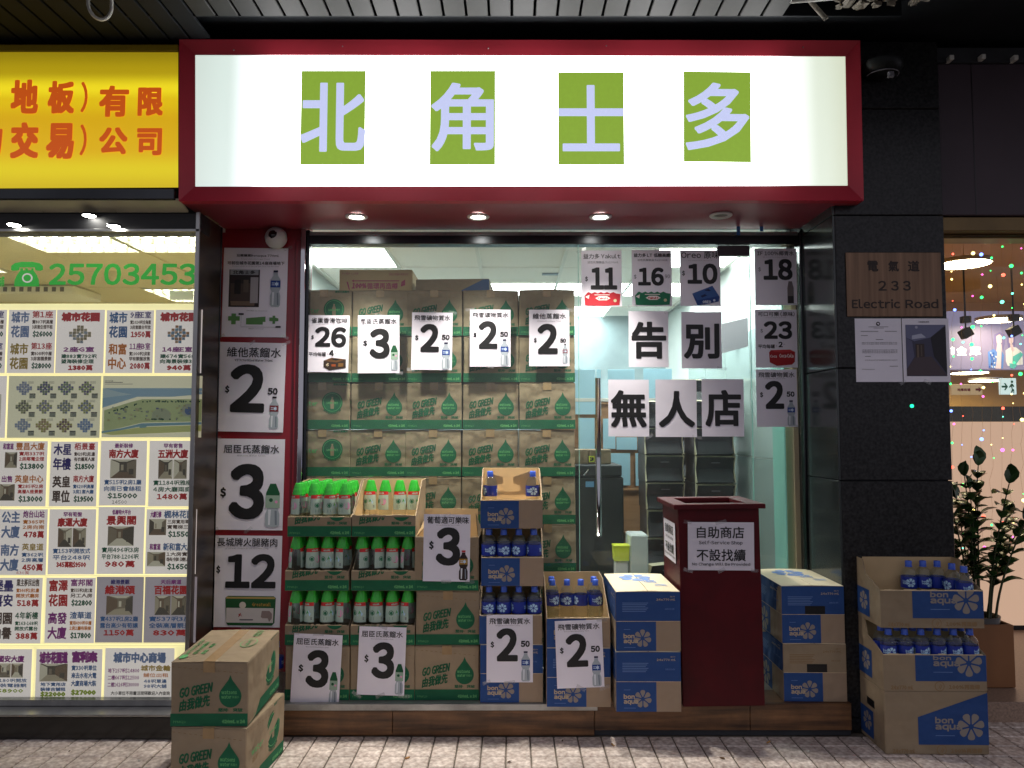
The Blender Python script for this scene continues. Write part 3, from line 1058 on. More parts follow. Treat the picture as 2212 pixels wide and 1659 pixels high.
# on the left window
WY = -.0025
poster('price_poster', (663, 681, 754, 804), WY, [('t', '雀巢香滑咖啡', .09, .045, .95, .14, 'ink', .012), ('t', 'Nescafe Regular Coffee 250ml x 6 cans', .2, .152, .75, .17, SUBINK), ('t', '$', .1, .35, .16, .43, 'ink', .04),
        ('t', '26', .19, .205, .93, .56, 'ink', .05), ('t', '平均每罐', .055, .65, .46, .725, 'ink', .012), ('t', '$', .49, .665, .515, .7, 'ink'), ('t', '4', .535, .61, .65, .72, 'ink', .05), ('t', '50', .67, .66, .72, .68, 'ink')],
       [('p', [(.41, .8), (.6, .745), (.94, .77), (.94, .92), (.55, .97), (.41, .91)], ink(48, 34, 26)), ('p', [(.41, .8), (.6, .745), (.94, .77), (.72, .83)], ink(96, 64, 34)),
        ('p', [(.58, .77), (.68, .76), (.8, .775), (.7, .795)], 'ink'), ('t', '6', .47, .84, .54, .9, ink(206, 190, 160), .04, 1), ('q', .6, .86, .7, .9, ink(150, 70, 30)), ('q', .76, .84, .88, .9, ink(120, 84, 40))],
       label='$26 coffee price poster, leftmost of the row on the shop window', group=GPOST, tape=1, rot=.015)
poster('price_poster', (773, 681, 863, 806), WY, **pk(price3('屈臣氏蒸餾水', SW, GP(.79, .525, .96, .955))), label='$3 water price poster in the window row, beside the $26 one', group=GPOST, tape=2, rot=-.008)
poster('price_poster', (889, 675, 977, 799), WY, **pk(price2('飛雪礦物質水', SB, BP(.75, .52, .95, .985))), label='2.50 blue-bottle price poster in the window row, wrinkled, third from the left', group=GPOST, tape=3, rot=.012)
poster('price_poster', (1015, 669, 1103, 792), WY, **pk(price2('飛雪礦物質水', SB, BP(.75, .52, .95, .985))), label='2.50 blue-bottle price poster in the window row, fourth from the left', group=GPOST, tape=2)
poster('price_poster', (1143, 669, 1230, 791), WY, [('t', '維他蒸餾水', .09, .065, .92, .165, 'ink', .012), ('t', 'VITA Distilled Water 700ml', .2, .19, .8, .215, SUBINK), ('t', '$', .12, .5, .185, .585, 'ink', .05),
        ('t', '2', .21, .25, .71, .785, 'ink', .05), ('t', '50', .77, .51, .915, .585, 'ink', .06)], VP_(.83, .61, .955, .955),
       label='2.50 red-label bottle price poster, rightmost of the row on the left window pane', group=GPOST, tape=1)


def sixpack(a, b, c, d, col, txt):
    X = lambda f: a + f * (c - a)
    Y = lambda f: b + f * (d - b)
    top = [(X(0), Y(.3)), (X(.08), Y(.05))]
    for k in range(5):
        top += [(X(.12 + k * .17), Y(.0)), (X(.2 + k * .17), Y(.1))]
    top += [(X(1), Y(.15)), (X(.97), Y(.95)), (X(.5), Y(1)), (X(.02), Y(.97))]
    lt = ink(236, 226, 222)
    return [('p', top, col), ('p', [(X(.02), Y(.35)), (X(.14), Y(.2)), (X(.12), Y(.5))], lt), ('p', [(X(.3), Y(.45)), (X(.4), Y(.3)), (X(.62), Y(.3)), (X(.72), Y(.45)), (X(.62), Y(.6)), (X(.4), Y(.6))], lt),
            ('t', txt, X(.36), Y(.37), X(.66), Y(.54), ink(190, 20, 30), .06, 1), ('q', X(.28), Y(.18), X(.7), Y(.23), lt), ('c', X(.85), Y(.62), .04, ink(200, 190, 150))]


DY = -.0025
poster('price_poster', (1256, 541, 1343, 662), DY, [('t', '益力多 Yakult', .05, .06, .97, .15, 'ink', .012), ('t', '活性乳酸飲品 5x100ml', .15, .19, .92, .235, SUBINK), ('t', '$', .09, .465, .16, .555, 'ink', .04), ('t', '11', .23, .305, .885, .7, 'ink', .05)],
       sixpack(.07, .745, .965, .99, ink(176, 24, 40), 'Yakult'), label='$11 price poster with a red drink pack, top of the door glass at its left', group=GPOST, tape=1)
poster('price_poster', (1365, 540, 1451, 661), DY, [('t', '益力多 LT 低糖高纖', .05, .06, .97, .13, 'ink', .02), ('t', '活性乳酸飲品 5x100ml', .14, .16, .9, .2, SUBINK), ('t', '$', .05, .44, .11, .52, 'ink', .012), ('t', '16', .155, .315, .8, .64, 'ink', .05), ('t', '90', .83, .44, .95, .505, 'ink')],
       sixpack(.07, .745, .965, .99, ink(20, 116, 80), 'Yakult'), label='$16 price poster with a green drink pack, at the top of the door glass', group=GPOST, tape=1)
poster('price_poster', (1469, 540, 1556, 661), DY, [('t', 'Oreo 原味', .03, .03, .97, .155, 'ink', .012), ('t', 'Oreo Original Flavour 16pcs x 29.4g', .2, .18, .8, .195, SUBINK), ('t', '$', .05, .37, .12, .465, 'ink', .04), ('t', '10', .185, .245, .93, .61, 'ink', .05)],
       [('p', [(.295, .78), (.8, .64), (.975, .84), (.95, .92), (.45, 1.0), (.42, .99)], ink(24, 62, 132)), ('p', [(.295, .78), (.8, .64), (.96, .82), (.42, .9)], ink(52, 92, 156)),
        ('p', [(.36, .78), (.5, .74), (.54, .77), (.4, .81)], ink(14, 34, 80)), ('p', [(.56, .73), (.7, .69), (.76, .73), (.6, .77)], ink(14, 34, 80)), ('p', [(.5, .82), (.64, .78), (.68, .81), (.54, .85)], ink(14, 34, 80)),
        ('t', 'OREO', .55, .9, .76, .95, ink(214, 222, 236), .05, 1), ('c', .84, .9, .03, ink(200, 214, 232))],
       label='$10 price poster with a blue biscuit box, at the top of the door glass', group=GPOST, tape=1)
poster('price_poster', (1631, 537, 1721, 659), DY, [('t', 'IF 100%椰青水', .06, .045, .94, .125, 'ink', .012), ('t', 'IF 100% Coconut Water', .2, .145, .8, .16, SUBINK), ('t', '$', .08, .33, .14, .41, 'ink', .012), ('t', '18', .205, .185, .9, .56, 'ink', .05)],
       [('p', [(.8, .58), (.88, .58), (.92, .7), (.92, .97), (.77, .97), (.77, .7)], ink(120, 112, 112)), ('q', .775, .84, .915, .97, ink(52, 48, 50))],
       label='$18 price poster, top one of the column right of the door', group=GPOST, tape=1)
poster('price_poster', (1632, 669, 1722, 794), DY, [('t', '可口可樂 (原味)', .07, .035, .95, .115, 'ink', .012), ('t', 'Coca-Cola Original Flavour 330ml', .25, .13, .75, .145, SUBINK), ('t', '$', .12, .33, .18, .4, 'ink', .012), ('t', '23', .205, .2, .88, .51, 'ink', .05),
        ('t', '平均每罐', .06, .6, .46, .67, 'ink', .02), ('t', '$', .49, .61, .515, .64, 'ink'), ('t', '2', .55, .555, .65, .65, 'ink', .05), ('t', '90', .67, .59, .71, .61, 'ink')],
       [('p', [(.32, .74), (.36, .7), (.82, .69), (.94, .73), (.93, .9), (.86, .95), (.5, .97), (.33, .91)], ink(162, 24, 30)), ('p', [(.36, .7), (.82, .69), (.94, .73), (.5, .745)], ink(192, 52, 54)),
        ('t', 'Coca-Cola', .56, .76, .9, .83, ink(236, 224, 222), .03, 1), ('t', 'Coca', .34, .78, .5, .83, ink(236, 224, 222), .03, 1)],
       label='$23 price poster with a red can pack, middle of the column beside the door', group=GPOST, tape=1)
poster('price_poster', (1634, 798, 1722, 922), DY, **pk(price2('飛雪礦物質水', SB, BP(.75, .54, .94, .985))), label='2.50 blue-bottle price poster, lowest one of the column right of the door', group=GPOST, tape=1)
for ch, v, g, lb in (('告', (1358, 672, 1444, 793), (1364, 695, 1439, 775), 'upper row, left sheet'), ('別', (1472, 674, 1559, 796), (1477, 699, 1554, 775), 'upper row, right sheet'),
                     ('無', (1314, 820, 1402, 943), (1319.5, 843, 1396.5, 923), 'lower row, beside the handle'), ('人', (1416, 820, 1505, 944), (1423, 844.7, 1501, 923), 'lower row, middle sheet'),
                     ('店', (1516, 819, 1607, 943), (1523.5, 842.5, 1601, 921.6), 'lower row, right sheet')):
    w, h = v[2] - v[0], v[3] - v[1]
    poster('character_poster', v, DY, [('t', ch, (g[0] - v[0]) / w, (g[1] - v[1]) / h, (g[2] - v[0]) / w, (g[3] - v[1]) / h, 'ink', .032, 4)], rot=.004,
           label='white sheet with one big black character on the door, ' + lb, cat='notice', group='one-character sheets on the door', tape=1)
# on the goods in front
FY = -.468
poster('price_poster', (631, 1370, 736, 1524), FY - .012, **pk(price3('屈臣氏蒸餾水', SW, GP(.79, .52, .95, .965), (.29, .22, .755, .75), (.13, .43, .23, .54))), rot=.045,
       label='tilted $3 water price poster at the lower left corner, hanging on the bottom carton', group=GPOST, tape=4)
poster('price_poster', (773.5, 1354, 875.5, 1502), FY - .006, **pk(price3('屈臣氏蒸餾水', SW, GP(.8, .535, .97, .98), (.29, .225, .77, .76), (.13, .41, .22, .53))), rot=.03,
       label='$3 water price poster on the second bottom carton from the left, outside', group=GPOST, tape=4)
poster('price_poster', (914.5, 1111, 1015.5, 1256), FY - .006, **pk(price3('葡萄適可樂味', 'Lucozade Energy Cola 300ml', bottle_pic(.77, .535, .955, .98, ink(190, 30, 40), ink(170, 130, 40), ink(40, 22, 20)), (.27, .195, .79, .765), (.12, .4, .22, .53), (.07, .035, .965, .14))), rot=.012,
       label='$3 price poster with a dark cola bottle on the open carton', group=GPOST, tape=3)
poster('price_poster', (1051, 1328, 1151, 1474), -.502, **pk(price2('飛雪礦物質水', SB, BP(.75, .54, .94, .985))), label='2.50 blue-bottle price poster on the lowest carton of the open blue stack', group=GPOST, tape=3)
poster('price_poster', (1201, 1340, 1303, 1486), -.562, **pk(price2('飛雪礦物質水', SB, BP(.75, .54, .94, .985))), rot=-.035, label='tilted 2.50 blue-bottle price poster under the tray of capped clear bottles', group=GPOST, tape=3)

# plaque and notices on the granite
GY = -.464
pq = MB()
xa, za = at(1829.5, 684, GY)
xb, zb = at(2031, 545.7, GY)
w, h = xb - xa, zb - za
plaque = MB().box(-w / 2, w / 2, -.006, .0, -h / 2, h / 2, 'bronze', .002).build('street_plaque', None, ((xa + xb) / 2, GY, (za + zb) / 2), label='brown metal street number plaque reading 233 Electric Road on the granite pier', cat='plaque')
mb = MB()
for s, a, b, c, d, bo in (('電', .223, .13, .337, .3, .01), ('氣', .442, .13, .553, .3, .01), ('道', .648, .13, .77, .3, .01), ('2', .332, .445, .418, .6, .012), ('3', .465, .445, .545, .6, .012), ('3', .59, .445, .672, .6, .012),
                          ('Electric', .05, .73, .555, .875, .012), ('Road', .61, .73, .955, .875, .012)):
    draw(mb, ('t', s, a, b, c, d, 'engrave', bo + .02, 3), w, h, -.0066, lambda x, y, z: (x, y, z))
mb.build('lettering', plaque)
L1 = [('c', .5, .085, .045, 'ink'), ('p', [(.47, .075), (.51, .068), (.53, .09), (.5, .1)], 'paper'), ('q', .29, .13, .72, .136, 'inkgrey'), ('q', .4, .15, .62, .155, 'inkgrey')]
L1 += [('q', a, b, c, b + .007, 'inkgrey') for a, c, b in ((.12, .5, .2), (.64, .9, .2), (.12, .27, .265), (.44, .6, .33))]
L1 += [('t', '關於本店設於電氣道事宜的通告內容', .14, .375 + k * .022, .9, .39 + k * .022, 'inkgrey', 0, 1) for k in (0, 1)]
L1 += [('t', '現謹通知各位街坊及顧客有關安排', .14, .49 + k * .022, .9, .505 + k * .022, 'inkgrey', 0, 1) for k in (0, 1, 2)]
L1 += [('q', .2, .595, .32, .602, 'inkgrey'), ('t', '如有查詢請與管理處職員聯絡多謝合作', .2, .65, .9, .665, 'inkgrey', 0, 1), ('q', .72, .75, .9, .757, 'inkgrey'), ('q', .12, .8, .4, .805, 'inkgrey')]
poster('notice_sheet', (1848, 688, 1948, 825), GY - .001, [i for i in L1 if i[0] == 't'], [i for i in L1 if i[0] != 't'], label='printed letter in a plastic sleeve below the street plaque, left of the two notices', cat='notice', tape=1)
poster('notice_sheet', (1950, 688, 2051, 825), GY - .003, [('t', '工程通告說明', .35, .045, .58, .065, 'ink', .02, 1)],
       [('q', .07, .1, .93, .91, ink(66, 66, 88)), ('p', [(.07, .1), (.93, .1), (.6, .3), (.25, .36), (.07, .3)], ink(108, 112, 142)), ('p', [(.07, .3), (.2, .36), (.24, .6), (.07, .8)], ink(92, 92, 120)),
        ('p', [(.93, .12), (.93, .88), (.66, .6), (.6, .3)], ink(34, 32, 40)), ('q', .27, .4, .46, .62, ink(60, 48, 46)), ('q', .3, .42, .34, .62, ink(104, 88, 76)), ('q', .38, .42, .41, .6, ink(90, 78, 70)),
        ('p', [(.25, .62), (.6, .6), (.93, .9), (.07, .9), (.07, .8)], ink(78, 66, 72)), ('p', [(.2, .27), (.4, .24), (.5, .3), (.2, .33)], ink(180, 184, 204)), ('c', .3, .14, .03, ink(170, 170, 190))],
       label='notice with a dark corridor photograph below the street plaque, right of the two notices', cat='notice', tape=1)
gx, gz = at(1970, 877, GY)
MB().lathe([(.009, 0), (.009, .006), (.0, .009)], 'greenglint', 12).build('reflection_spot', None, (gx, GY + .004, gz), (PI / 2, 0, 0), label='small glowing green spot for a reflection on the black granite below the notices', cat='reflection spot')  # glowing disc added in place of a green reflection in the polished stone

# ================================================================ CARTONS AND TRAYS
GW, GD, GH = .322, .445, .2665        # green-printed carton
BW, BD, BH = .312, .470, .2835        # blue mineral water carton (short side first)


def up(k, x0):
    return lambda x, y, z: (x, y, z + k * (x - x0))


def clampz(fn, zm):
    def g(x, y, z):
        p = fn(x, y, z) if fn else (x, y, z)
        return (p[0], p[1], min(p[2], zm))
    return g


def drop(cx, cz, r):
    pts = [(cx + r * math.cos(a), cz - r * .25 + r * 1.02 * math.sin(a)) for a in [math.radians(d) for d in range(150, 391, 15)]]
    return pts + [(cx + r * .5, cz + r * .75), (cx + r * .16, cz + r * 1.2), (cx, cz + r * 1.62), (cx - r * .16, cz + r * 1.2), (cx - r * .5, cz + r * .75)]


def green_print(W, H, zm=None, alt=False, dash=True, fn0=None):
    """print on the short face of a green-printed carton; zm cuts it off at the torn edge"""
    zm = zm or H
    mb = MB()
    X = lambda f: -W / 2 + f * W
    Z = lambda f: f * H
    T = fn0 or (lambda x, y, z: (x, y, z))
    if fn0:
        C = lambda g: (lambda x, y, z: fn0(x, y, min((g(x, y, z) if g else (x, y, z))[2], zm)))
    else:
        C = lambda g: clampz(g, zm)
    y = -.0008
    frect(mb, X(.0), 0.001, X(1), Z(.2), y, 'green', T)
    text_box(mb, '620mL x 24', X(.67), Z(.045), X(.97), Z(.105), 'greenlt', y - .0003, .1, 1, T, 4)
    text_box(mb, 'PPM620', X(.04), Z(.05), X(.2), Z(.09), 'greenlt', y - .0003, .0, 1, T)
    if alt:
        flat(mb, circle(X(.685), Z(.58), .187 * W, 28), y, 'green', C(None))
        flat(mb, circle(X(.685), Z(.58), .165 * W, 24), y - .0001, 'greenlt', C(None))
        flat(mb, circle(X(.685), Z(.58), .158 * W, 24), y - .0002, 'green', C(None))
        if zm > Z(.7):
            flat(mb, [(X(.655), Z(.44)), (X(.715), Z(.44)), (X(.72), Z(.6)), (X(.70), Z(.66)), (X(.70), Z(.7)), (X(.67), Z(.7)), (X(.67), Z(.66)), (X(.65), Z(.6))], y - .0003, 'card', T)
            text_box(mb, '100% rPET', X(.58), Z(.54), X(.79), Z(.59), 'greenlt', y - .0005, .05, 1, T, 4)
            text_box(mb, '屈臣氏蒸餾水', X(.7), Z(.945), X(.96), Z(.99), 'green', y, .05, 1, T, 4)
        text_box(mb, 'water', X(.12), Z(.5), X(.42), Z(.6), 'greenlt', y, .03, 1, C(None), 4)
        text_box(mb, '蒸餾水', X(.14), Z(.37), X(.38), Z(.46), 'faint', y, .02, 1, C(None), 4)

        def arc(x, yy, z):
            a = -PI / 2 + (x - X(.685)) / (.215 * W) * 1.0
            r = .215 * W - z
            return T(X(.685) + r * math.cos(a), yy, Z(.58) + r * math.sin(a))
        text_box(mb, '堅持環保突破先鋒', X(.685) - .06, 0, X(.685) + .06, .012, 'green', y, .02, 1, arc)
    else:
        for (s, a, b, c, d) in (('GO GREEN', .11, .44, .53, .59), ('由我做先', .11, .23, .5, .41)):
            for dx, dz, m_, bo, dy in ((.002, -.0024, 'greendk', .012, 0), (0, 0, 'green', .022 if s[0] == 'G' else .006, .0004)):
                g = up(.2, X(.11))
                text_box(mb, s, X(a) + dx, Z(b) + dz, X(c) + dx, Z(d) + dz, m_, y - dy, bo, 2, C(g), 5, shear=.12)
        flat(mb, drop(X(.775), Z(.515), .145 * W), y, 'green', C(None))
        if zm > Z(.5):
            text_box(mb, 'watsons', X(.66), Z(.5), X(.86), Z(.56), 'greenlt', y - .0003, .03, 1, T, 4)
            text_box(mb, 'water', X(.66), Z(.43), X(.79), Z(.485), 'greenlt', y - .0003, .03, 1, T, 4)
            text_box(mb, '蒸餾水', X(.8), Z(.435), X(.89), Z(.475), 'greenlt', y - .0003, .0, 1, T, 4)
        text_box(mb, '堅持·突破', X(.62), Z(.225), X(.935), Z(.285), 'green', y, .03, 1, T, 4)
    if dash and zm >= H:
        n = 13
        for k in range(n):
            a = .02 + .96 * k / n
            z = .935 - .11 * k / n
            flat(mb, [(X(a), Z(z)), (X(a + .034), Z(z - .004)), (X(a + .034), Z(z - .012)), (X(a), Z(z - .008))], y, 'faint', T)
    return mb.mesh('print')


def blue_print(W, H, zm=None, upper='blue', fn0=None):
    zm = zm or H
    mb = MB()
    X = lambda f: -W / 2 + f * W
    T = fn0 or (lambda x, y, z: (x, y, z))
    y = -.0008
    h2 = min(H * .5, zm)
    frect(mb, X(0.002), .001, X(.62), h2, y, 'blue', T)
    frect(mb, X(.62), .001, X(.998), h2, y, 'bluebrown', T)
    if zm > H * .6:
        frect(mb, X(.002), H * .5, X(.998), H - .003, y, upper, T)
        frect(mb, X(.0), H * .5 - .001, X(1), H * .5 + .001, y - .0006, 'cardedge', T)
        ik = 'cream' if upper == 'blue' else 'faint'
        text_box(mb, '24x770 ml', X(.63), H * .845, X(.92), H * .885, ik, y - .0003, .03, 1, T, 4)
        text_box(mb, '毫升', X(.84), H * .9, X(.92), H * .925, ik, y - .0003, 0, 1, T, 4)
        for k in range(6):
            frect(mb, X(.1), H * (.80 - .028 * k), X(.5 - .02 * (k % 3)), H * (.812 - .028 * k), y - .0003, 'bluemid' if upper == 'blue' else 'faint', T)
        text_box(mb, '請回收', X(.76), H * .69, X(.91), H * .72, 'bluemid' if upper == 'blue' else 'faint', y - .0003, 0, 1, T, 4)
    text_box(mb, 'bon', X(.115), H * .215, X(.285), H * .295, 'cream', y - .0006, .05, 2, T, 5)
    text_box(mb, 'aqua', X(.115), H * .115, X(.34), H * .195, 'cream', y - .0006, .05, 2, T, 5)
    for p in petals(X(.41), H * .215, .135 * W, 7, PI / 2, .22, .32):
        flat(mb, p, y - .0003, 'petal', clampz(T, h2 + 9))
    frect(mb, X(.12), H * .36, X(.22), H * .368, y - .0003, 'bluemid', T)
    frect(mb, X(.12), H * .06, X(.3), H * .068, y - .0003, 'bluemid', T)
    return mb.mesh('print')


def closed_body(W, D, H, m, seed):
    r = random.Random(seed)
    vs, fs = rbox(-W / 2, W / 2, 0, D, 0, H - .003, .004)
    j = {}
    out = []
    for x, y, z in vs:
        k = (x > 0, y > D / 2, z > H / 2)
        if k not in j:
            j[k] = (r.uniform(-.0025, .0015), r.uniform(-.0015, .002), r.uniform(-.002, .001) if z > H / 2 else 0)
        a = j[k]
        out.append((x + a[0] * (1 if x > 0 else -1), y + max(0, a[1]), z + a[2]))
    mb = MB()
    mb.add(out, fs, m)
    return mb.mesh('carton')


def flap_mesh(W, D, H, m, side):
    mb = MB()
    s = -1 if side == 0 else 1
    a, b = (-W / 2 + .001, -.0015) if s < 0 else (.0015, W / 2 - .001)
    vs, fs = rbox(a, b, .001, D - .001, H - .004, H - .0005, .0008)
    vs = [(x, y, z + (.0035 if abs(x) < .01 else 0)) for x, y, z in vs]
    mb.add(vs, fs, m)
    return mb.mesh('flap')


def tray_mb(W, D, H, hf, out, inn, back=None, hs=None, steep=False):
    """open carton whose front is cut down to hf; back full height"""
    t = .004
    mb = MB()
    back = back or H
    prof = [(0, 0), (D, 0), (D, back), (D * .62, back), (D * .1, hf + .012), (0, hf)]
    if steep:
        prof = [(0, 0), (D, 0), (D, back), (D * .72, back), (D * .6, hf + .05), (D * .3, hf + .03), (0, hf)]
    if hs:
        prof = [(0, 0), (D, 0), (D, hs), (0, hs)]
    for x0, sgn in ((-W / 2, 1), (W / 2, -1)):
        mb.prism(prof, x0, x0 + sgn * t, out, 'x')
        mb.prism([(min(max(a, .005), D - .005), max(.002, b - .001)) for a, b in prof], x0 + sgn * (t + .0004), x0 + sgn * (t + .0008), inn, 'x')
    mb.box(-W / 2 + t, W / 2 - t, 0, t, 0, hf, out)
    mb.box(-W / 2 + t + .001, W / 2 - t - .001, t + .0004, t + .0008, .002, hf - .0005, inn)
    mb.box(-W / 2 + t, W / 2 - t, D - t, D, 0, back, out)
    mb.box(-W / 2 + t + .001, W / 2 - t - .001, D - t - .0008, D - t - .0004, .002, back - .0005, inn)
    mb.box(-W / 2 + t, W / 2 - t, t, D - t, 0, t, inn)
    # torn rim
    r = random.Random(int(W * 1000 + hf * 999))
    x = -W / 2 + .002
    while x < W / 2 - .02:
        w = r.uniform(.012, .035)
        mb.box(x, min(x + w, W / 2 - .001), -.0006, t + .0012, hf - .001, hf + r.uniform(.001, .006), 'cardedge')
        x += w
    return mb


MESH = {}
for k in range(4):
    MESH['g%d' % k] = closed_body(GW, GD, GH, 'card', k)
    MESH['b%d' % k] = closed_body(BW, BD, BH, 'bluebrown', k + 20)
MESH['gp'] = green_print(GW, GH)
MESH['gpa'] = green_print(GW, GH, alt=True)
MESH['gpc'] = green_print(GW, GH, zm=.098)
MESH['gf0'], MESH['gf1'] = flap_mesh(GW, GD, GH, 'card', 0), flap_mesh(GW, GD, GH, 'card', 1)
side = lambda x, y, z: (GW / 2 - y, GD / 2 + x, z)
MESH['gps'] = green_print(GD * .98, GH, alt=True, dash=True, fn0=side)
t = MB()
t.box(-.024, .024, -.0022, -.0008, GH - .042, GH, 'tape').box(-.024, .024, -.0012, GD - .01, GH + .0022, GH + .0036, 'tape')
MESH['gt'] = t.mesh('tape')
t = MB()
for k in range(3):
    text_box(t, ('watsons water', '屈臣氏蒸餾水', '堅持·突破')[k], .05 + 0, .03, .05 + .2 - .03 * k, .05, 'greenlt', 0, .03, 1, (lambda kk: lambda x, y, z: (-.125 + .035 * kk + (z - .03) * -1.0, x + .04, GH + .0046))(k), 4)
for rr, mm in ((.05, 'greenlt'), (.046, 'card')):
    t.add([(.085 + rr * .7 * math.cos(2 * PI * k / 24), .24 + rr * 1.2 * math.sin(2 * PI * k / 24), GH + .0046 + (.0003 if mm == 'card' else 0)) for k in range(24)], [tuple(range(24))], mm)
text_box(t, '100% rPET', 0, 0, .09, .02, 'greenlt', 0, .02, 1, lambda x, y, z: (.085 - z + .01, x + .195, GH + .0054), 4)
text_box(t, '屈臣氏', 0, 0, .09, .03, 'greenlt', 0, .02, 1, lambda x, y, z: (.10 - z, x + .33, GH + .0054), 4)
t.add([(-.135 + .02 * math.sin(a) * (1 if a < PI else .6), .06 + .028 * math.cos(a), GH + .0046) for a in [2 * PI * k / 14 for k in range(14)]], [tuple(range(14))], 'greenlt')
MESH['gtop'] = t.mesh('print')
MESH['bp'] = blue_print(BW, BH)
MESH['bpt'] = blue_print(BW, BH, upper='card')
MESH['bpc'] = blue_print(BW, BH, zm=.138)
MESH['bf0'], MESH['bf1'] = flap_mesh(BW, BD, BH, 'cardtop', 0), flap_mesh(BW, BD, BH, 'cardtop', 1)
sideb = lambda x, y, z: (-BW / 2 + y, BD / 2 - x, z)
MESH['bps'] = blue_print(BD * .99, BH, fn0=sideb)
t = MB()
topf = lambda x, y, z: (-x + .02, BD * .62 - z, BH + .0042)
text_box(t, 'bon', -.06, .06, .0, .095, 'bluefaint', 0, .05, 2, topf, 5)
text_box(t, 'aqua', -.06, .015, .02, .05, 'bluefaint', 0, .05, 2, topf, 5)
for p in petals(.03, -.04, .085, 7, PI / 2, .2, .34):
    flat(t, p, 0, 'bluefaint', topf)
for k in range(4):
    frect(t, -.1 + .0, .13 + .012 * k, -.04, .135 + .012 * k, 0, 'bluefaint', topf)
MESH['btop'] = t.mesh('print')

GIN = 'green-printed water cartons stacked behind the window'


def green_carton(x, y, z, rz=0.0, label='', group=None, alt=False, sidep=False, top=False, seed=None):
    k = random.randrange(4) if seed is None else seed
    o = inst('water_carton', MESH['g%d' % k], None, (x, y, z), (0, 0, rz), label=label, cat='carton', group=group)
    inst('print', MESH['gpa' if alt else 'gp'], o)
    inst('tape', MESH['gt'], o)
    inst('flap', MESH['gf0'], o)
    inst('flap', MESH['gf1'], o)
    if sidep:
        inst('print', MESH['gps'], o)
    if top:
        inst('print', MESH['gtop'], o)
    return o


def ord_(n):
    return ['first', 'second', 'third', 'fourth', 'fifth', 'sixth', 'seventh', 'eighth'][n]


# the wall of cartons behind the window
cpx = (694, 817.5, 936, 1060, 1181)
zb0 = .160
for ci, c in enumerate(cpx):
    X = at(c, 932, .05)[0]
    colname = ('leftmost column', 'second column from the left', 'middle column', 'fourth column from the left', 'rightmost column')[ci]
    for r in range(8):
        dx, dy = random.uniform(-.004, .004), random.uniform(0, .008)
        if ci == 4:
            dy -= .02
        green_carton(X + dx, .05 + dy, zb0 + r * (GH + .0042), random.uniform(-.008, .008),
                     'carton behind the window, %s, %s row from the top' % (colname, ord_(7 - r)), GIN, alt=(ci == 0))
ztop_in = zb0 + 8 * (GH + .0042) - .003
# two boxes lying on top of the wall
x0, _ = at(733, 600, .2)
x1, _ = at(891, 600, .2)
w_, h_ = x1 - x0, at(800, 583, .2)[1] - ztop_in - .003
b = MB()
b.add(*rbox(-w_ / 2, w_ / 2, 0, .28, 0, h_, .004), 'cardin')
o = b.build('drink_carton', None, ((x0 + x1) / 2, .2, ztop_in + .004), label='pale carton with a pink recycling slogan lying on top of the carton wall', cat='carton')
pk_ = mat('pink_print', rgb(176, 78, 108), .7)
t = MB()
X = lambda f: -w_ / 2 + f * w_
hh = h_
text_box(t, '100%', X(.17), hh * .22, X(.37), hh * .46, pk_, -.001, .06, 1, None, 5, shear=.15)
text_box(t, '循環再造樽', X(.38), hh * .2, X(.8), hh * .46, pk_, -.001, .02, 1, None, 5)
for a, b_, c, d in ((.2, .52, .82, .56), (.2, .1, .82, .14)):
    frect(t, X(a), hh * b_, X(c), hh * d, -.001, pk_)
flat(t, [(X(.2), hh * .60), (X(.2), hh * .48), (X(.17), hh * .54)], -.001, pk_)
flat(t, [(X(.82), hh * .18), (X(.82), hh * .06), (X(.85), hh * .12)], -.001, pk_)
flat(t, [(X(.84), hh * .3), (X(.9), hh * .36), (X(.9), hh * .6), (X(.85), hh * .5)], -.001, pk_)
flat(t, [(X(.1), hh * .5), (X(.13), hh * .2), (X(.15), hh * .14), (X(.12), hh * .5)], -.001, pk_)
text_box(t, '750毫升 x 24瓶', X(.03), hh * .8, X(.26), hh * .88, pk_, -.001, .0, 1)
text_box(t, '屈臣氏蒸餾水有限公司', X(.68), hh * .76, X(.94), hh * .86, pk_, -.001, .0, 1)
t.build('print', o)
x0, _ = at(898, 600, .12)
x1, _ = at(1057, 600, .12)
w_, h_ = x1 - x0, at(960, 603, .12)[1] - ztop_in - .003
b = MB()
b.add(*rbox(-w_ / 2, w_ / 2, 0, .40, 0, h_, .004), 'card')
o = b.build('drink_carton', None, ((x0 + x1) / 2, .12, ztop_in + .004), (0, 0, -.05), label='low brown and blue carton on top of the carton wall', cat='carton')
t = MB()
flat(t, [(w_ * .1, 0.002), (w_ / 2, 0.002), (w_ / 2, h_ - .004), (w_ * .42, h_ - .004)], -.001, mat('dull_blue_print', rgb(70, 92, 130), .7))
t.build('print', o)

# ---------------------------------------------------------------- bottles
def wrap(r, a0=0.0):
    """map x (metres along the label) and z to the cylinder of radius r facing -y"""
    return lambda x, y, z: ((r + .0006 - y) * math.sin(x / r + a0), -(r + .0006 - y) * math.cos(x / r + a0), z)


def fine(mb, pts, m, fn, y=0):
    flat(mb, pts, y, m, fn)


def strip(mb, x0, x1, z0, z1, m, fn, y=0.0, n=4):
    for k in range(n):
        a, b = x0 + (x1 - x0) * k / n, x0 + (x1 - x0) * (k + 1) / n
        frect(mb, a, z0, b, z1, y, m, fn)


def lab_r(z):
    K_ = ((.10, .0391), (.13, .0391), (.165, .0378), (.188, .0354), (.202, .0332), (.21, .031))
    for (z0, r0), (z1, r1) in zip(K_, K_[1:]):
        if z <= z1:
            return r0 + (r1 - r0) * (z - z0) / (z1 - z0)
    return .031


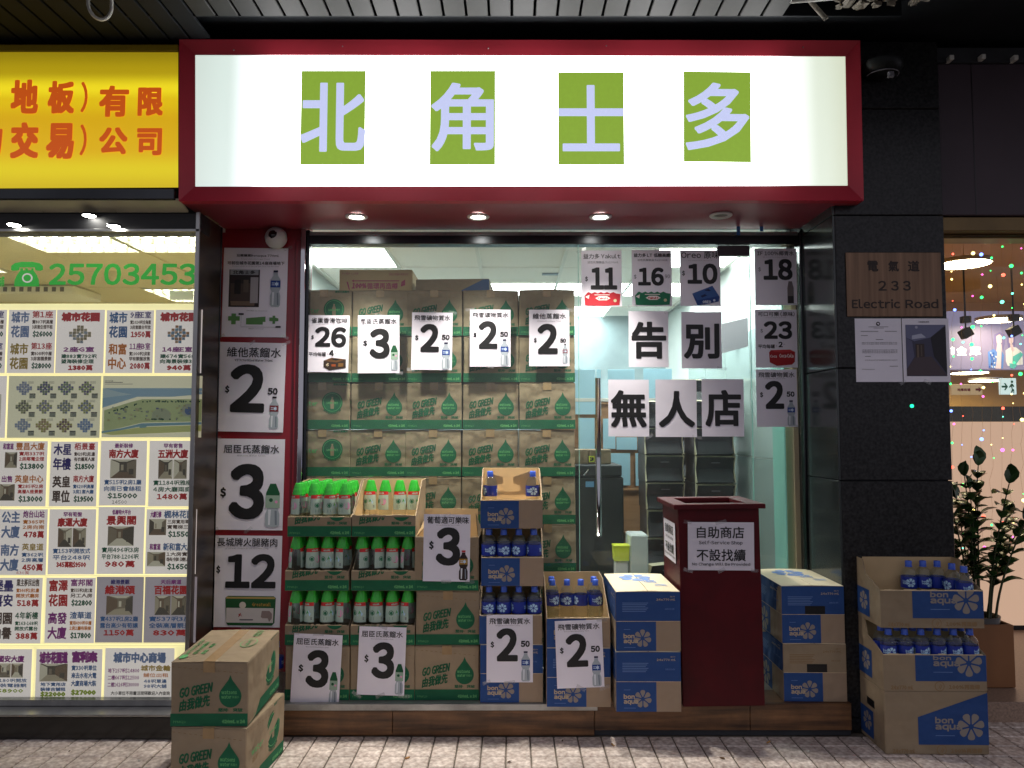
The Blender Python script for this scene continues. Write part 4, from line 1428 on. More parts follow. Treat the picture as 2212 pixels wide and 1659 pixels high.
def cone(a0=0.0):
    def f(x, y, z):
        r = lab_r(z) + .0005 - y
        a = x / .038 + a0
        return (r * math.sin(a), -r * math.cos(a), z)
    return f


def make_green_bottle(var):
    r = .0388
    b = MB().lathe([(.0, .0), (r * .8, .0), (r * .97, .006), (r, .02), (r * .96, .04), (r * .86, .058), (r * .88, .072), (r * .97, .092), (r, .11), (r, .13), (.0374, .165), (.0350, .188), (.0328, .202), (.030, .212)], 'water', 18, cap=False)
    body = b.mesh('green_cap_bottle')
    c = MB()
    pr = [(.0330, .199, 0), (.0334, .206, 0), (.0290, .226, .25), (.0232, .246, .5), (.0190, .258, .5), (.0165, .2625, .5)]
    sg_ = 11
    vs = [(q * math.cos(2 * PI * (k + t_) / sg_), q * math.sin(2 * PI * (k + t_) / sg_), z) for q, z, t_ in pr for k in range(sg_)]
    fs = []
    for i in range(len(pr) - 1):
        for k in range(sg_):
            k2 = (k + 1) % sg_
            A, B_, C_, D_ = i * sg_ + k, i * sg_ + k2, (i + 1) * sg_ + k2, (i + 1) * sg_ + k
            fs += [(A, B_, C_), (A, C_, D_)]
    fs.append(tuple(range((len(pr) - 1) * sg_, len(pr) * sg_)))
    c.add(vs, fs, 'capgreen')
    cap = c.mesh('cap')
    l = MB()
    for a0 in ((0.0,) if var != 2 else (-.5, 2.6)):
        f = cone(a0)
        hw = .047 if var != 2 else .036
        for k in range(10):
            x0, x1 = -hw + 2 * hw * k / 10, -hw + 2 * hw * (k + 1) / 10
            for z0, z1, m_ in ((.106, .13, 'lpale'), (.13, .165, 'lpale'), (.165, .1855, 'lpale'), (.1857, .2035, 'lred')):
                frect(l, x0, z0, x1, z1, 0, m_, f)
        fine(l, circle(-.014, .152, .0125, 14), 'lgreen', f, -.0003)
        fine(l, circle(-.014, .152, .0095, 12), 'lpale', f, -.0005)
        fine(l, circle(-.014, .151, .007, 10, .008), 'lgreen', f, -.0007)
        if var != 1:
            fine(l, circle(.018, .149, .016, 14, .018), 'lpink', f, -.0003)
            fine(l, [(.006, .138), (.018, .131), (.030, .138), (.018, .134)], 'lred', f, -.0005)
        else:
            fine(l, [(.004, .136), (.026, .136), (.032, .150), (.018, .166), (.006, .150)], 'lflower', f, -.0003)
            fine(l, [(.006, .146), (.014, .166), (.022, .15)], 'greenlt', f, -.0005)
            for k in range(3):
                frect(l, .030, .118 + .005 * k, .038, .121 + .005 * k, -.0004, 'inkgrey', f)
        text_box(l, 'extra 40%', -.014, .1895, .022, .1995, 'lpale', -.0008, .05, 1, f, 4)
        for k in range(3):
            frect(l, -.022, .118 + .005 * k, -.006, .1205 + .005 * k, -.0003, 'lgreen', f)
    return body, cap, l.mesh('label')


def make_blue_bottle():
    r = .0372
    b = MB().lathe([(.0, .0), (r * .82, .0), (r * .98, .006), (r, .02), (r, .05), (r * .95, .056), (r, .062), (r, .085), (r * .94, .092), (r, .099), (r, .122), (r * .93, .130), (r * .98, .140), (r, .148),
                    (r, .208), (r * .97, .222), (r * .80, .240), (r * .50, .252), (.0135, .258), (.0135, .264)], 'water', 16, cap=False)
    c = MB().lathe([(.0155, .258), (.0158, .283), (.014, .2855), (0, .2855)], 'capblue', 14, cap=False).lathe([(.0172, .2555), (.0172, .2585)], 'capblue', 14)
    l = MB().lathe([(r + .0004, .149), (r + .0006, .151), (r + .0006, .205), (r + .0004, .207)], 'lblue', 18, cap=False)
    for a0 in (0.0, PI):
        f = wrap(r, a0)
        for p in petals(.012, .178, .0225, 7, PI / 2, .2, .33):
            fine(l, p, 'lflower', f, -.0002)
        text_box(l, 'bon', -.026, .180, -.006, .190, 'lflower', -.0004, .04, 1, f, 4)
        text_box(l, 'aqua', -.026, .168, .000, .178, 'lflower', -.0004, .04, 1, f, 4)
    f = wrap(r, PI / 2)
    strip(l, -.008, .008, .162, .192, 'lpale', f, 0, 3)
    for k in range(5):
        frect(l, -.007 + .003 * k, .163, -.0055 + .003 * k, .191, -.0003, 'ink', f)
    for q_ in (b, c, l):
        q_.v = [(x_, y_, z_ * .955) for x_, y_, z_ in q_.v]
    return b.mesh('blue_cap_bottle'), c.mesh('cap'), l.mesh('label')


GB = [make_green_bottle(0), make_green_bottle(1), make_green_bottle(2)]
BB = make_blue_bottle()


def bottle(kind, x, y, z, label, group, rz=None):
    ms = random.choice(GB) if kind == 'g' else BB
    if rz is None:
        a = random.choice((0, .4, -.6, .9, -.9) if kind == 'g' else (0, 0, .5, -.6, 1.2, 1.7, PI, 2.6)) + random.uniform(-.3, .3)
    else:
        a = rz
    o = inst('green_cap_bottle' if kind == 'g' else 'blue_cap_bottle', ms[0], None, (x, y, z), (0, 0, a), label=label, cat='water bottle', group=group)
    inst('cap', ms[1], o)
    inst('label', ms[2], o)
    return o


# ---------------------------------------------------------------- green trays and cartons in front
def gx(px):
    return at(px, 932, -.46)[0]


GZ = .1590
PITCH_G = .2697
gtray = tray_mb(GW, GD, GH, .098, 'card', 'cardin').mesh('tray')
gtray_hi = tray_mb(GW, GD, GH, .106, 'card', 'cardin').mesh('tray')
cols = ((693, 'left'), (831, 'middle'))
lv = ((1, 'lowest'), (2, 'middle'), (3, 'top'))
for ci, (cp, cn_) in enumerate(cols):
    X = gx(cp)
    green_carton(X, -.46, GZ, 0, 'closed green-printed carton carrying the %s tray stack outside, price poster on its front' % ('leftmost' if ci == 0 else 'second'), 'closed cartons outside')
    for lev, ln in lv:
        z = GZ + lev * PITCH_G
        if lev < 3:
            dx = -.004 * lev if ci == 0 else 0
        else:
            dx = 0
        nm = '%s tray of the %s green stack' % (ln, 'leftmost' if ci == 0 else 'second')
        o = inst('bottle_tray', gtray if not (ci == 1 and lev == 3) else gtray_hi, None, (X + dx, -.46, z), (0, 0, random.uniform(-.01, .01)),
                 label='cut-open green-printed carton, the ' + nm, cat='carton tray', group='cut-open trays of green-capped bottles')
        inst('print', MESH['gpc'], o)
        if lev == 3:
            rows = ((0, 4), (1, 4), (2, 4), (3, 4), (4, 3)) if ci == 0 else ((3, 4),)
        else:
            rows = ((0, 4), (1, 4))
        for rj, n in rows:
            for k in range(n):
                bx_ = X + dx + (k - 1.5) * .0785 + random.uniform(-.002, .002)
                by_ = -.46 + .05 + rj * .0785 + random.uniform(-.002, .002)
                rw = ('front row', 'second row', 'third row', 'fourth row', 'back row')[rj]
                kk = ('leftmost', 'second from left', 'third from left', 'rightmost')[k]
                bottle('g', bx_, by_, z + .0045, 'green-capped bottle, %s in the %s, %s' % (kk, rw, nm), 'green-capped water bottles')
# third column: two closed cartons and an opened empty one
X = gx(968)
green_carton(X, -.46, GZ, .0, 'closed green-printed carton at the bottom of the third outside stack', 'closed cartons outside', seed=1)
green_carton(X + .003, -.455, GZ + PITCH_G, .004, 'closed green-printed carton in the middle of the third outside stack', 'closed cartons outside', seed=2)
z = GZ + 2 * PITCH_G
ob = tray_mb(GW, GD, GH, GH, 'card', 'cardin', hs=GH)
o = ob.build('opened_carton', None, (X - .004, -.46, z), (0, 0, -.006), label='opened empty green-printed carton with raised flaps, topmost of the third outside stack', cat='carton')
inst('print', MESH['gp'], o)
MB().box(-GW / 2 + .01, GW / 2 - .02, GD - .10, GD - .096, GH - .02, GH + .11, 'cardin').build('flap', o)
fl = MB()
fl.add([(GW / 2 - .002, .02, GH), (GW / 2 - .002, GD - .1, GH), (GW / 2 - .03, GD - .13, GH + .09), (GW / 2 - .012, .06, GH + .075), (GW / 2 - .005, .02, GH), (GW / 2 - .005, GD - .1, GH), (GW / 2 - .033, GD - .13, GH + .09), (GW / 2 - .015, .06, GH + .075)],
       [(0, 1, 2, 3), (4, 7, 6, 5)], 'card')
fl.build('flap', o)
fl = MB()
fl.add([(-GW / 2 + .002, .02, GH), (-GW / 2 + .002, GD - .1, GH), (-GW / 2 + .012, GD - .13, GH + .06), (-GW / 2 + .03, .12, GH + .035)], [(0, 1, 2, 3)], 'cardin')
fl.build('flap', o)

# ---------------------------------------------------------------- blue cartons
BZ = .1590
btray = tray_mb(BW, BD, BH, .140, 'bluebrown', 'cardin').mesh('tray')
BIN_G = 'blue mineral water cartons'


def blue_carton(x, y, z, rz, label, upper='blue', sidep=True, top=True, hole=False):
    o = inst('mineral_water_carton', MESH['b%d' % random.randrange(4)], None, (x, y, z), (0, 0, rz), label=label, cat='carton', group=BIN_G)
    inst('print', MESH['bp' if upper == 'blue' else 'bpt'], o)
    if sidep:
        inst('print', MESH['bps'], o)
    inst('flap', MESH['bf0'], o)
    inst('flap', MESH['bf1'], o)
    if top:
        inst('print', MESH['btop'], o)
    if hole:
        MB().box(-.04, .06, -.0022, -.001, BH * .5 + .002, BH * .5 + .042, 'black', .0004).build('handle_hole', o)
    return o


def blue_tray(x, y, z, label, mesh=None):
    o = inst('bottle_tray', mesh or btray, None, (x, y, z), (0, 0, random.uniform(-.008, .008)), label=label, cat='carton tray', group='cut-open blue trays')
    inst('print', MESH['bpc'], o)
    return o


def bottles_in(x, y, z, rows, nm, kind='b', skip=()):
    for rj, ks in rows:
        for k in ks:
            rw = ('front row', 'second row', 'third row', 'fourth row', 'fifth row', 'back row')[rj]
            kk = ('leftmost', 'second from left', 'third from left', 'rightmost')[k]
            bottle(kind, x + (k - 1.5) * .0762 + random.uniform(-.002, .002), y + .045 + rj * .0765, z + .0045, 'blue-capped bottle, %s in the %s, %s' % (kk, rw, nm), 'blue-capped water bottles')


PB = .2848
X1 = at(1105, 932, -.49)[0]
Y1 = -.495
blue_carton(X1, Y1, BZ, 0, 'closed blue carton at the bottom of the open blue stack, price poster on its front', sidep=False, top=False)
nm = ('lowest tray of the tall blue stack', 'middle tray of the tall blue stack', 'top tray of the tall blue stack')
for k in range(2):
    blue_tray(X1 + (-.004, .004)[k], Y1, BZ + (k + 1) * PB, 'cut-open blue carton, the ' + nm[k])
    bottles_in(X1, Y1, BZ + (k + 1) * PB, ((0, (0, 1, 2, 3)), (1, (0, 1, 2, 3))), nm[k])
# top tray: back board with a hand-hold notch
tb = tray_mb(BW, BD, BH, .140, 'bluebrown', 'cardin', back=.283)
tb.prism([(-.13, .15), (-.13, .27), (-.045, .245), (-.045, .21), (-.075, .205), (-.075, .17), (.045, .17), (.045, .2), (.01, .21), (.01, .245), (.10, .275), (.13, .27), (.13, .15)], BD * .45, BD * .45 + .004, 'cardin')
blue_tray(X1, Y1, BZ + 3 * PB, 'cut-open blue carton, the ' + nm[2] + ', nearly empty', tb.mesh('tray'))
bottles_in(X1, Y1, BZ + 3 * PB, ((2, (0, 3)),), nm[2])
X2 = at(1247, 932, -.55)[0]
Y2 = -.555
blue_carton(X2, Y2, BZ, -.01, 'closed blue carton under the tray of clear capped bottles', sidep=False, top=False)
blue_tray(X2, Y2, BZ + PB, 'cut-open blue carton, short stack with the four capped bottles in front')
bottles_in(X2, Y2, BZ + PB, ((3, (0, 1, 2, 3)), (4, (0, 3))), 'short blue stack')
X3 = at(1401, 1400, -.62)[0]
Y3 = -.62
blue_carton(X3 - .002, Y3, BZ, -.004, 'lower blue carton of the closed pair left of the red bin')
blue_carton(X3, Y3 + .002, BZ + PB, .004, 'upper blue carton of the closed pair left of the red bin, pale top')
X4 = at(1758, 1400, -.48)[0]
blue_carton(X4 + .003, -.48, BZ, -.02, 'lower carton right of the red bin, brown upper half with a hand hole', upper='card', hole=True)
blue_carton(X4, -.48, BZ + PB, -.015, 'upper blue carton right of the red bin, with a hand hole', hole=True)

# long-side cartons stacked on the pavement at the right
LW, LD, LH = .478, .262, .289


def long_print(zm, full=False):
    mb = MB()
    X = lambda f: -LW / 2 + f * LW
    y = -.0008
    if full:
        flat(mb, [(X(.32), .045), (X(.998), .045), (X(.998), .282), (X(.32), .17)], y, 'blue')
    else:
        frect(mb, X(.31), .045, X(.998), zm - .001, y, 'blue')
    text_box(mb, 'bon', X(.485), .142, X(.66), min(.172, zm - .002), 'petal', y - .0005, .05, 2, None, 5)
    text_box(mb, 'aqua', X(.485), .106, X(.745), .137, 'petal', y - .0005, .05, 2, None, 5)
    for p in petals(X(.83), .128, .062, 7, -PI / 2, .2, .32):
        if min(q[1] for q in p) < zm - .01:
            flat(mb, p, y - .0003, 'petal', clampz(None, zm - .001))
    text_box(mb, '24x770 ml', X(.07), .006, X(.285), .026, 'faint', y, .04, 1, None, 4)
    text_box(mb, '100%再造樽', X(.63), .008, X(.93), .03, 'faint', y, .04, 1, None, 4)
    frect(mb, X(.485), .085, X(.67), .088, y - .0003, 'bluemid')
    for r, m_ in ((.023, 'faint'), (.0195, 'card')):
        flat(mb, circle(X(.54), .022, r, 18), y - (.0002 if m_ == 'faint' else .0004), m_)
    flat(mb, [(X(.525), .01), (X(.545), .03), (X(.555), .034), (X(.54), .016)], y - .0006, 'faint')
    flat(mb, [(X(.537), .008), (X(.56), .03), (X(.566), .026), (X(.548), .008)], y - .0006, 'faint')
    s = lambda x, yy, z: (-LW / 2 + yy, LD - x, z)
    frect(mb, .0, .02, LD * .55, min(zm, .15), y, 'blue', s)
    for p in petals(LD * .3, .09, .045, 7, PI / 2, .2, .32):
        flat(mb, p, y - .0003, 'petal', s)
    return mb.mesh('print')


xr0, yr0 = onz((1917 + 2134) / 2, 1630, 0.0)
RY, RX, RR = -.724, xr0 * (4.40 - .724) / (4.40 + yr0), math.radians(-1.0)
mb = MB()
mb.add(*rbox(-LW / 2, LW / 2, 0, LD, 0, LH - .002, .004), 'card')
RG = 'mineral water cartons stacked on the pavement'
o = mb.build('mineral_water_carton', None, (RX, RY, .002), (0, 0, RR), label='closed carton standing on the pavement, bottom of the stack by the granite pier', cat='carton', group=RG)
inst('print', long_print(LH, True), o)
MB().box(-LW / 2 - .001, -LW / 2 + .001, LD * .4, LD * .7, .17, .205, 'black').build('handle_hole', o)
for k in range(2):
    t = tray_mb(LW, LD, LH, .165 if k == 0 else .172, 'card', 'cardin', steep=True)
    z = .002 + (k + 1) * LH
    nm = ('lower', 'upper')[k]
    dx = (0, -.004)[k]
    o = inst('bottle_tray', t.mesh('tray'), None, (RX + dx, RY, z), (0, 0, RR - .01 * k), label='%s cut-open carton of blue-capped bottles in the stack by the granite pier' % nm, cat='carton tray', group=RG)
    inst('print', long_print(.165 if k == 0 else .172), o)
    if k == 0:
        pos = [(i, 0) for i in range(6)] + [(i, 1) for i in range(6)]
    else:
        pos = [(3, 1), (4, 1), (5, 0), (5, 1), (5, 2)]
        pos = [(2.5, 2.2), (3.45, 2.25), (4.35, 2.2), (4.75, 1.2), (4.95, .2)]
    for n, (i, j) in enumerate(pos):
        lx, ly = (i - 2.5) * .0765, .045 + j * .0762
        ca, sa = math.cos(RR), math.sin(RR)
        if k == 0:
            lb = '%s bottle from the left, %s row, lower open carton by the granite pier' % (ord_(i), 'front' if j == 0 else 'second')
        else:
            lb = '%s bottle from the left of the five left in the upper carton by the pier' % ord_(n)
        bottle('b', RX + dx + lx * ca - ly * sa, RY + lx * sa + ly * ca, z + .0045, lb, 'blue-capped water bottles')

# foreground cartons on the pavement, left
fx_, fy_ = (536 + 367) / 2, 3.30
FYY = -4.40 + 3.30
FX = at(fx_, 1560, FYY)[0]
green_carton(FX + .004, FYY - .012, .001, -.06, 'lower carton of the pair on the pavement in front of the step', 'cartons on the pavement', sidep=True, seed=0)
fgc = green_carton(FX, FYY, .001 + GH + .003, .006, 'upper carton of the pair on the pavement, with a taped pale top', 'cartons on the pavement', sidep=True, top=True, seed=3)
fgc.rotation_euler.x = .045
bottle('b', at(594, 1430, -.42)[0], -.40, .160, 'single blue-labelled bottle half hidden between the red pillar and the pavement cartons', 'blue-capped water bottles')

# ---------------------------------------------------------------- red self-service box
BY = -.545
bx0, bz0 = at(1481, 1526, BY)
bx1, _ = at(1658, 1526, BY)
xl, zr = at(1461, 1088, BY)
bw = bx1 - bx0
bh = zr - GZ
bd = .40
bc = (bx0 + bx1) / 2 - .012
mb = MB()
t = .018
mb.box(-bw / 2, bw / 2, 0, t, 0, bh - .02, 'binred', .002).box(-bw / 2, bw / 2, bd - t, bd, 0, bh - .02, 'binred', .002)
mb.box(-bw / 2, -bw / 2 + t, t, bd - t, 0, bh - .02, 'binred', .002).box(bw / 2 - t, bw / 2, t, bd - t, 0, bh - .02, 'binred', .002)
mb.box(-bw / 2 + t, bw / 2 - t, t, bd - t, bh - .16, bh - .15, 'binred')
bn = mb.build('collection_box', None, (bc, BY, GZ), (0, -.012, 0), label='tall dark red wooden box with a hollow framed top beside the door', cat='collection box')
ri = MB()
e = .026
for a in ((-bw / 2 - e, bw / 2 + e, -e, .05, 0), (-bw / 2 - e, bw / 2 + e, bd - .05, bd + e, 0), (-bw / 2 - e, -bw / 2 + .05, .0505, bd - .0505, 0), (bw / 2 - .05, bw / 2 + e, .0505, bd - .0505, 0)):
    ri.box(a[0], a[1], a[2], a[3], bh - .024, bh, 'binred', .003)
ri.build('rim', bn)
poster('notice_sheet', (1486, 1128, 1629, 1232), BY - .006, [
    ('t', '自助商店', .135, .09, .85, .335, 'ink', .015, 3), ('t', 'Self-Service Shop', .165, .385, .825, .48, 'ink', .012, 2), ('t', '不設找續', .13, .56, .87, .81, 'ink', .015, 3), ('t', 'No Change Will Be Provided', .06, .84, .935, .92, 'ink', .012, 2)],
    paper='paperdull', label='white landscape notice reading Self-Service Shop taped on the front of the red box', cat='notice', tape=5, rot=.006)
# side notice: lies on the left face
sx = bc - bw / 2 - .0025
z0s, z1s = at(1450, 1395, BY)[1], 0
mbs = MB()
hs_, ws_ = .20, .285
g = lambda x, y, z: (y, -x, z)
sn = MB()
sn.add([g(a, 0, b) for a, b in rect(-ws_ / 2, -hs_ / 2, ws_ / 2, hs_ / 2)], [(0, 1, 2, 3)], 'paperdull')
sno = sn.build('notice_sheet', None, (sx - .0135, BY + bd / 2, GZ + bh - .205), (0, -.012, 0), label='second notice taped on the left side of the red box, seen at a slant', cat='notice')
tt = MB()
for s_, a, b, c, d in (('自助商店', .135, .09, .85, .335), ('Self-Service Shop', .165, .385, .825, .48), ('不設找續', .13, .56, .87, .81), ('No Change Will Be Provided', .06, .84, .935, .92)):
    text_box(tt, s_, -ws_ / 2 + a * ws_, hs_ / 2 - d * hs_, -ws_ / 2 + c * ws_, hs_ / 2 - b * hs_, 'ink', -.001, .02, 2, g, 4)
tt.build('lettering', sno)

# ================================================================ SHOP INTERIOR
IX0, IX1, IY1, CZ = -1.55, 1.66, 3.9, 2.74
MB().box(IX0, IX1, .201, IY1, -.1, .1595, 'shopfloor').build('shop_floor', **ST)
MB().box(IX0, IX1, .021, .2, .02, .1585, 'shopfloor').build('shop_floor', **ST)
MB().box(IX0 - .1, IX0, .02, IY1, .0, 2.9, 'whitewall').build('inner_wall', **ST)
MB().box(IX0 - .1, IX1 + .1, IY1, IY1 + .1, .0, 2.9, mat('grey_blue_back_wall', rgb(140, 160, 166), .35, noise=(3, .2))).build('inner_wall', **ST)
rw = MB().box(IX1, IX1 + .1, .205, IY1, .0, 2.9, 'whitewall').build('inner_wall', **ST)
for k in range(4):
    a = .30 + k * .62
    MB().box(IX1 - .012, IX1 - .001, a, a + .61, .17, 1.32, 'tealglass', .001).build('wall_panel', rw)
    MB().box(IX1 - .012, IX1 - .001, a, a + .61, 1.33, 2.2, mat('pale_glass_panel', rgb(176, 196, 192), .1, coat=.4) if k == 0 else 'tealglass', .001).build('wall_panel', rw)
MB().box(at(1697, 1200, .12)[0], at(1700, 1200, .12)[0], .10, .30, .17, 2.5, 'glassedge').build('partition_edge', label='bright green edge of the inner glass partition right of the door', cat='glass partition')
MB().box(at(1702, 1200, .2)[0], IX1 + .1, .06, .200, .160, 2.55, 'beigewall').build('inner_pier', label='narrow beige wall pier just inside the right pane', cat='wall pier')
cl = MB().box(IX0, IX1, .06, IY1, CZ + .03, CZ + .06, 'tbar').build('ceiling', **ST)
panels = {(0, 1), (2, 1), (4, 1), (0, 3), (2, 4), (4, 3), (4, 4), (2, 2)}
for i in range(5):
    for j in range(6):
        xa_, ya_ = IX0 + .08 + i * .615, .14 + j * .615
        lit = (i, j) in {(0, 1), (4, 1), (3, 3), (4, 3), (1, 4), (2, 3), (3, 5)}
        if lit:
            l = MB().box(xa_ + .012, xa_ + .603, ya_ + .012, ya_ + .603, CZ + .005, CZ + .02, 'lightcool').build(
                'ceiling_light', label='square light panel in the shop ceiling, %s from the left, %s row from the front' % (ord_(i), ord_(j)), cat='ceiling light', group='light panels in the shop ceiling')
            f = MB()
            for q in ((0, .012, 0, .615), (.603, .615, 0, .615), (.0121, .6029, 0, .012), (.0121, .6029, .603, .615)):
                f.box(xa_ + q[0], xa_ + q[1], ya_ + q[2], ya_ + q[3], CZ - .002, CZ + .01, 'tbar')
            f.build('frame', l)
        else:
            MB().box(xa_ + .006, xa_ + .609, ya_ + .006, ya_ + .609, CZ + random.uniform(-.002, .004), CZ + .02, 'ceiltile', .003).build('ceiling_panel', cl)
for i in range(6):
    MB().box(IX0 + .068 + i * .615, IX0 + .092 + i * .615, .06, IY1, CZ - .008, CZ + .004, 'tbar').build('ceiling_bar', cl)
# small dark ceiling slot
sxp, syp = onz(1190, 592, CZ - .003)
MB().box(sxp - .07, sxp + .07, syp - .04, syp + .04, CZ - .006, CZ - .003, 'black', .001).build('ceiling_slot', cl)

# shelf unit with pale blue sheets at the back
SYY = 2.0
sf = empty('shelf_unit', (0, 0, 0), label='tan shelf unit covered with pale blue sheets at the back of the shop', cat='shelf')
sx0, sx1 = at(1246, 1000, SYY)[0], at(1500, 1000, SYY)[0]
zt = at(1300, 868, SYY)[1]
MB().box(sx0 - .3, sx1, SYY + .03, SYY + .06, .17, zt, 'shelf').build('back_board', sf)
for k in range(5):
    z = .3 + k * (zt - .32) / 4
    MB().box(sx0 - .3, sx1, SYY, SYY + .028, z, z + .02, 'shelf', .002).build('shelf_board', sf)
MB().box(sx0 - .3, sx1 + .02, SYY - .01, SYY + .06, zt + .001, zt + .03, 'tbar', .002).build('top_rail', sf)
sc_ = lambda x, y: (1249.3 + x * .3081, 738 + (y) * .3081)
for (a, b_, c, d) in ((-60, 195, 120, 510), (128, 195, 160, 520), (205, 195, 395, 290), (455, 190, 658, 420), (0, 535, 115, 752), (172, 540, 260, 752), (266, 670, 412, 758), (225, 782, 365, 1008), (400, 782, 446, 1010), (300, 300, 450, 520), (418, 668, 440, 758)):
    p0, p1 = sc_(a, b_), sc_(c, d)
    xa_, zb_ = at(p0[0], p0[1], SYY - .003)
    xb_, za_ = at(p1[0], p1[1], SYY - .003)
    MB().box(xa_, xb_, SYY - .006, SYY - .002, za_, zb_, 'paleblue', .001).build('blue_sheet', sf)
# boxes on the cabinet with yellow tag, dark cabinets
cy = 1.15
xa_, za_ = at(1240, 1240, cy)
xb_, zb_ = at(1347, 1030, cy)
cb = MB().box(xa_ - .15, xb_, cy, cy + .5, .160, zb_, 'cabinet', .012).build('dark_cabinet', label='tall dark grey cabinet standing behind the door glass', cat='cabinet')
x2, z2 = at(1343, 1004, cy)
MB().box(xa_ - .15, x2, cy - .01, cy + .45, zb_ + .003, z2, 'cabinet', .008).build('cabinet_top', cb)
X_, Z_ = at(1277, 1046, cy - .002)
MB().box(X_ - .04, X_ + .02, cy - .004, cy - .0005, Z_ - .02, Z_ + .02, ink(110, 170, 220)).build('sticker', cb)
X_, Z_ = at(1267, 1020, cy - .012)
hn = MB().tube([(X_ - .02, cy - .02, Z_ - .02), (X_, cy - .03, Z_), (X_ + .012, cy - .02, Z_ + .02)], .006, 'chrome').build('latch', cb)
for k, (a, b_, tag) in enumerate(((1222, 1271, 0), (1273, 1320, 1))):
    xa_, za_ = at(a, 1003, cy + .1)
    xb_, zb_ = at(b_, 972, cy + .1)
    o = MB().box(xa_, xb_, cy + .1, cy + .35, z2 + .002, z2 + .002 + zb_ - za_, 'card', .004).build('small_carton', label='small carton on the dark cabinet, ' + ('with the yellow price tag' if tag else 'the left one without a tag'), cat='carton')
    if tag:
        q0, r0 = at(1272, 998, cy + .095)
        q1, r1 = at(1284, 985, cy + .095)
        tg = MB().box(q0, q1, cy + .096, cy + .099, r0, r1, 'yellowbox').build('price_tag', o)
        t = MB()
        text_box(t, '10', q0 + .008, r0 + .006, q1 - .004, r1 - .006, 'ink', cy + .0955, .08, 1)
        t.build('lettering', tg)

# stacks of black flip-front boxes
def black_box():
    w, d, h = .272, .34, .195
    b = MB().box(-w / 2, w / 2, .03, d, 0, h, 'blackcard', .003)
    root = b.mesh('storage_box')
    cheeks = MB()
    for s in (-1, 1):
        x = s * (w / 2 - .002)
        cheeks.prism([(.03, 0), (.03, h), (-.022, h * .96), (.022, h * .5), (-.022, h * .04)], x - .003, x + .003, 'bincream', 'x')
    up_, lo = MB(), MB()
    a = w / 2 - .008
    up_.add([(-a, -.02, h * .93), (a, -.02, h * .93), (a - .018, .026, h * .52), (-a + .018, .026, h * .52)], [(0, 1, 2, 3)], 'blackcard')
    up_.add([(-a, -.018, h * .945), (a, -.018, h * .945), (a, .03, h * .99), (-a, .03, h * .99)], [(0, 1, 2, 3)], 'bincream')
    lo.add([(-a + .018, .026, h * .49), (a - .018, .026, h * .49), (a, -.02, h * .05), (-a, -.02, h * .05)], [(0, 1, 2, 3)], 'blackcard')
    lab = MB().box(-.03, .03, -.0055, .002, h * .72, h * .755, 'inkgrey')
    sd = MB()
    gg = lambda x, y, z: (-w / 2 + y, d * .5 - x, z)
    flat(sd, circle(0, h * .5, .06, 18), -.001, 'inkgrey', gg)
    flat(sd, circle(0, h * .5, .05, 18), -.0015, 'blackcard', gg)
    frect(sd, .07, h * .3, .12, h * .7, -.001, 'inkgrey', gg)
    return root, [('side_cheek', cheeks.mesh('side_cheek')), ('upper_flap', up_.mesh('upper_flap')), ('lower_flap', lo.mesh('lower_flap')), ('label_slot', lab.mesh('label_slot')), ('print', sd.mesh('print'))]


BBX = black_box()
for si, (px, Yb, n, z0, dep) in enumerate(((1438, 1.15, 8, .160, 0), (1546, 1.0, 8, .160, 0), (1490, 1.75, 9, .160, 0))):
    X = at(px, 1100, Yb)[0]
    for k in range(n):
        o = inst('storage_box', BBX[0], None, (X + random.uniform(-.006, .006), Yb, z0 + k * .1955), (0, 0, random.uniform(-.02, .02)),
                 label='black flip-front box, %s from the bottom of the %s black stack inside' % (ord_(k) if k < 8 else 'ninth', ('left', 'right', 'rear')[si]), cat='storage box', group='black boxes stacked inside the shop')
        for nm_, me in BBX[1]:
            inst(nm_, me, o)
# a turned black box and a small white fridge-like stand with a yellow tub
X_, _ = at(1418, 1200, 1.0)
o = inst('storage_box', BBX[0], None, (X_ + .03, .82, .43), (0, 0, .5), label='black box turned to show its round printed side, beside the red box', cat='storage box')
for nm_, me in BBX[1]:
    inst(nm_, me, o)
MB().box(X_ - .18, X_ + .2, .78, 1.15, .160, .428, 'blackcard', .005).build('storage_box', label='plain black box under the turned black box, near the shop door', cat='storage box')
ty = .75
xa_, _ = at(1361, 1200, ty)
xb_, zt_ = at(1384, 1155, ty)
MB().box(xa_, xb_ + .05, ty, ty + .2, .160, zt_, 'whitewall', .01).build('white_stand', label='narrow off-white stand behind the door beside the black boxes', cat='stand')
xa_, za_ = at(1326, 1212, ty)
xb_, zb_ = at(1360, 1178, ty)
MB().box(xa_ + .01, xb_ - .01, ty + .01, ty + .09, .160, za_ - .002, 'white', .006).build('small_stool', label='small white stool carrying a yellow tub inside the door', cat='stool')
yb = MB()
yb.prism([(xa_ + .004, za_), (xb_ - .004, za_), (xb_, zb_ - .012), (xa_, zb_ - .012)], ty, ty + .09, 'yellowbox')
yo = yb.build('yellow_tub', label='bright yellow plastic tub on a white stool inside the door', cat='tub')
MB().box(xa_ - .003, xb_ + .003, ty - .004, ty + .094, zb_ - .0115, zb_, 'yellowbox', .003).build('lid', yo)
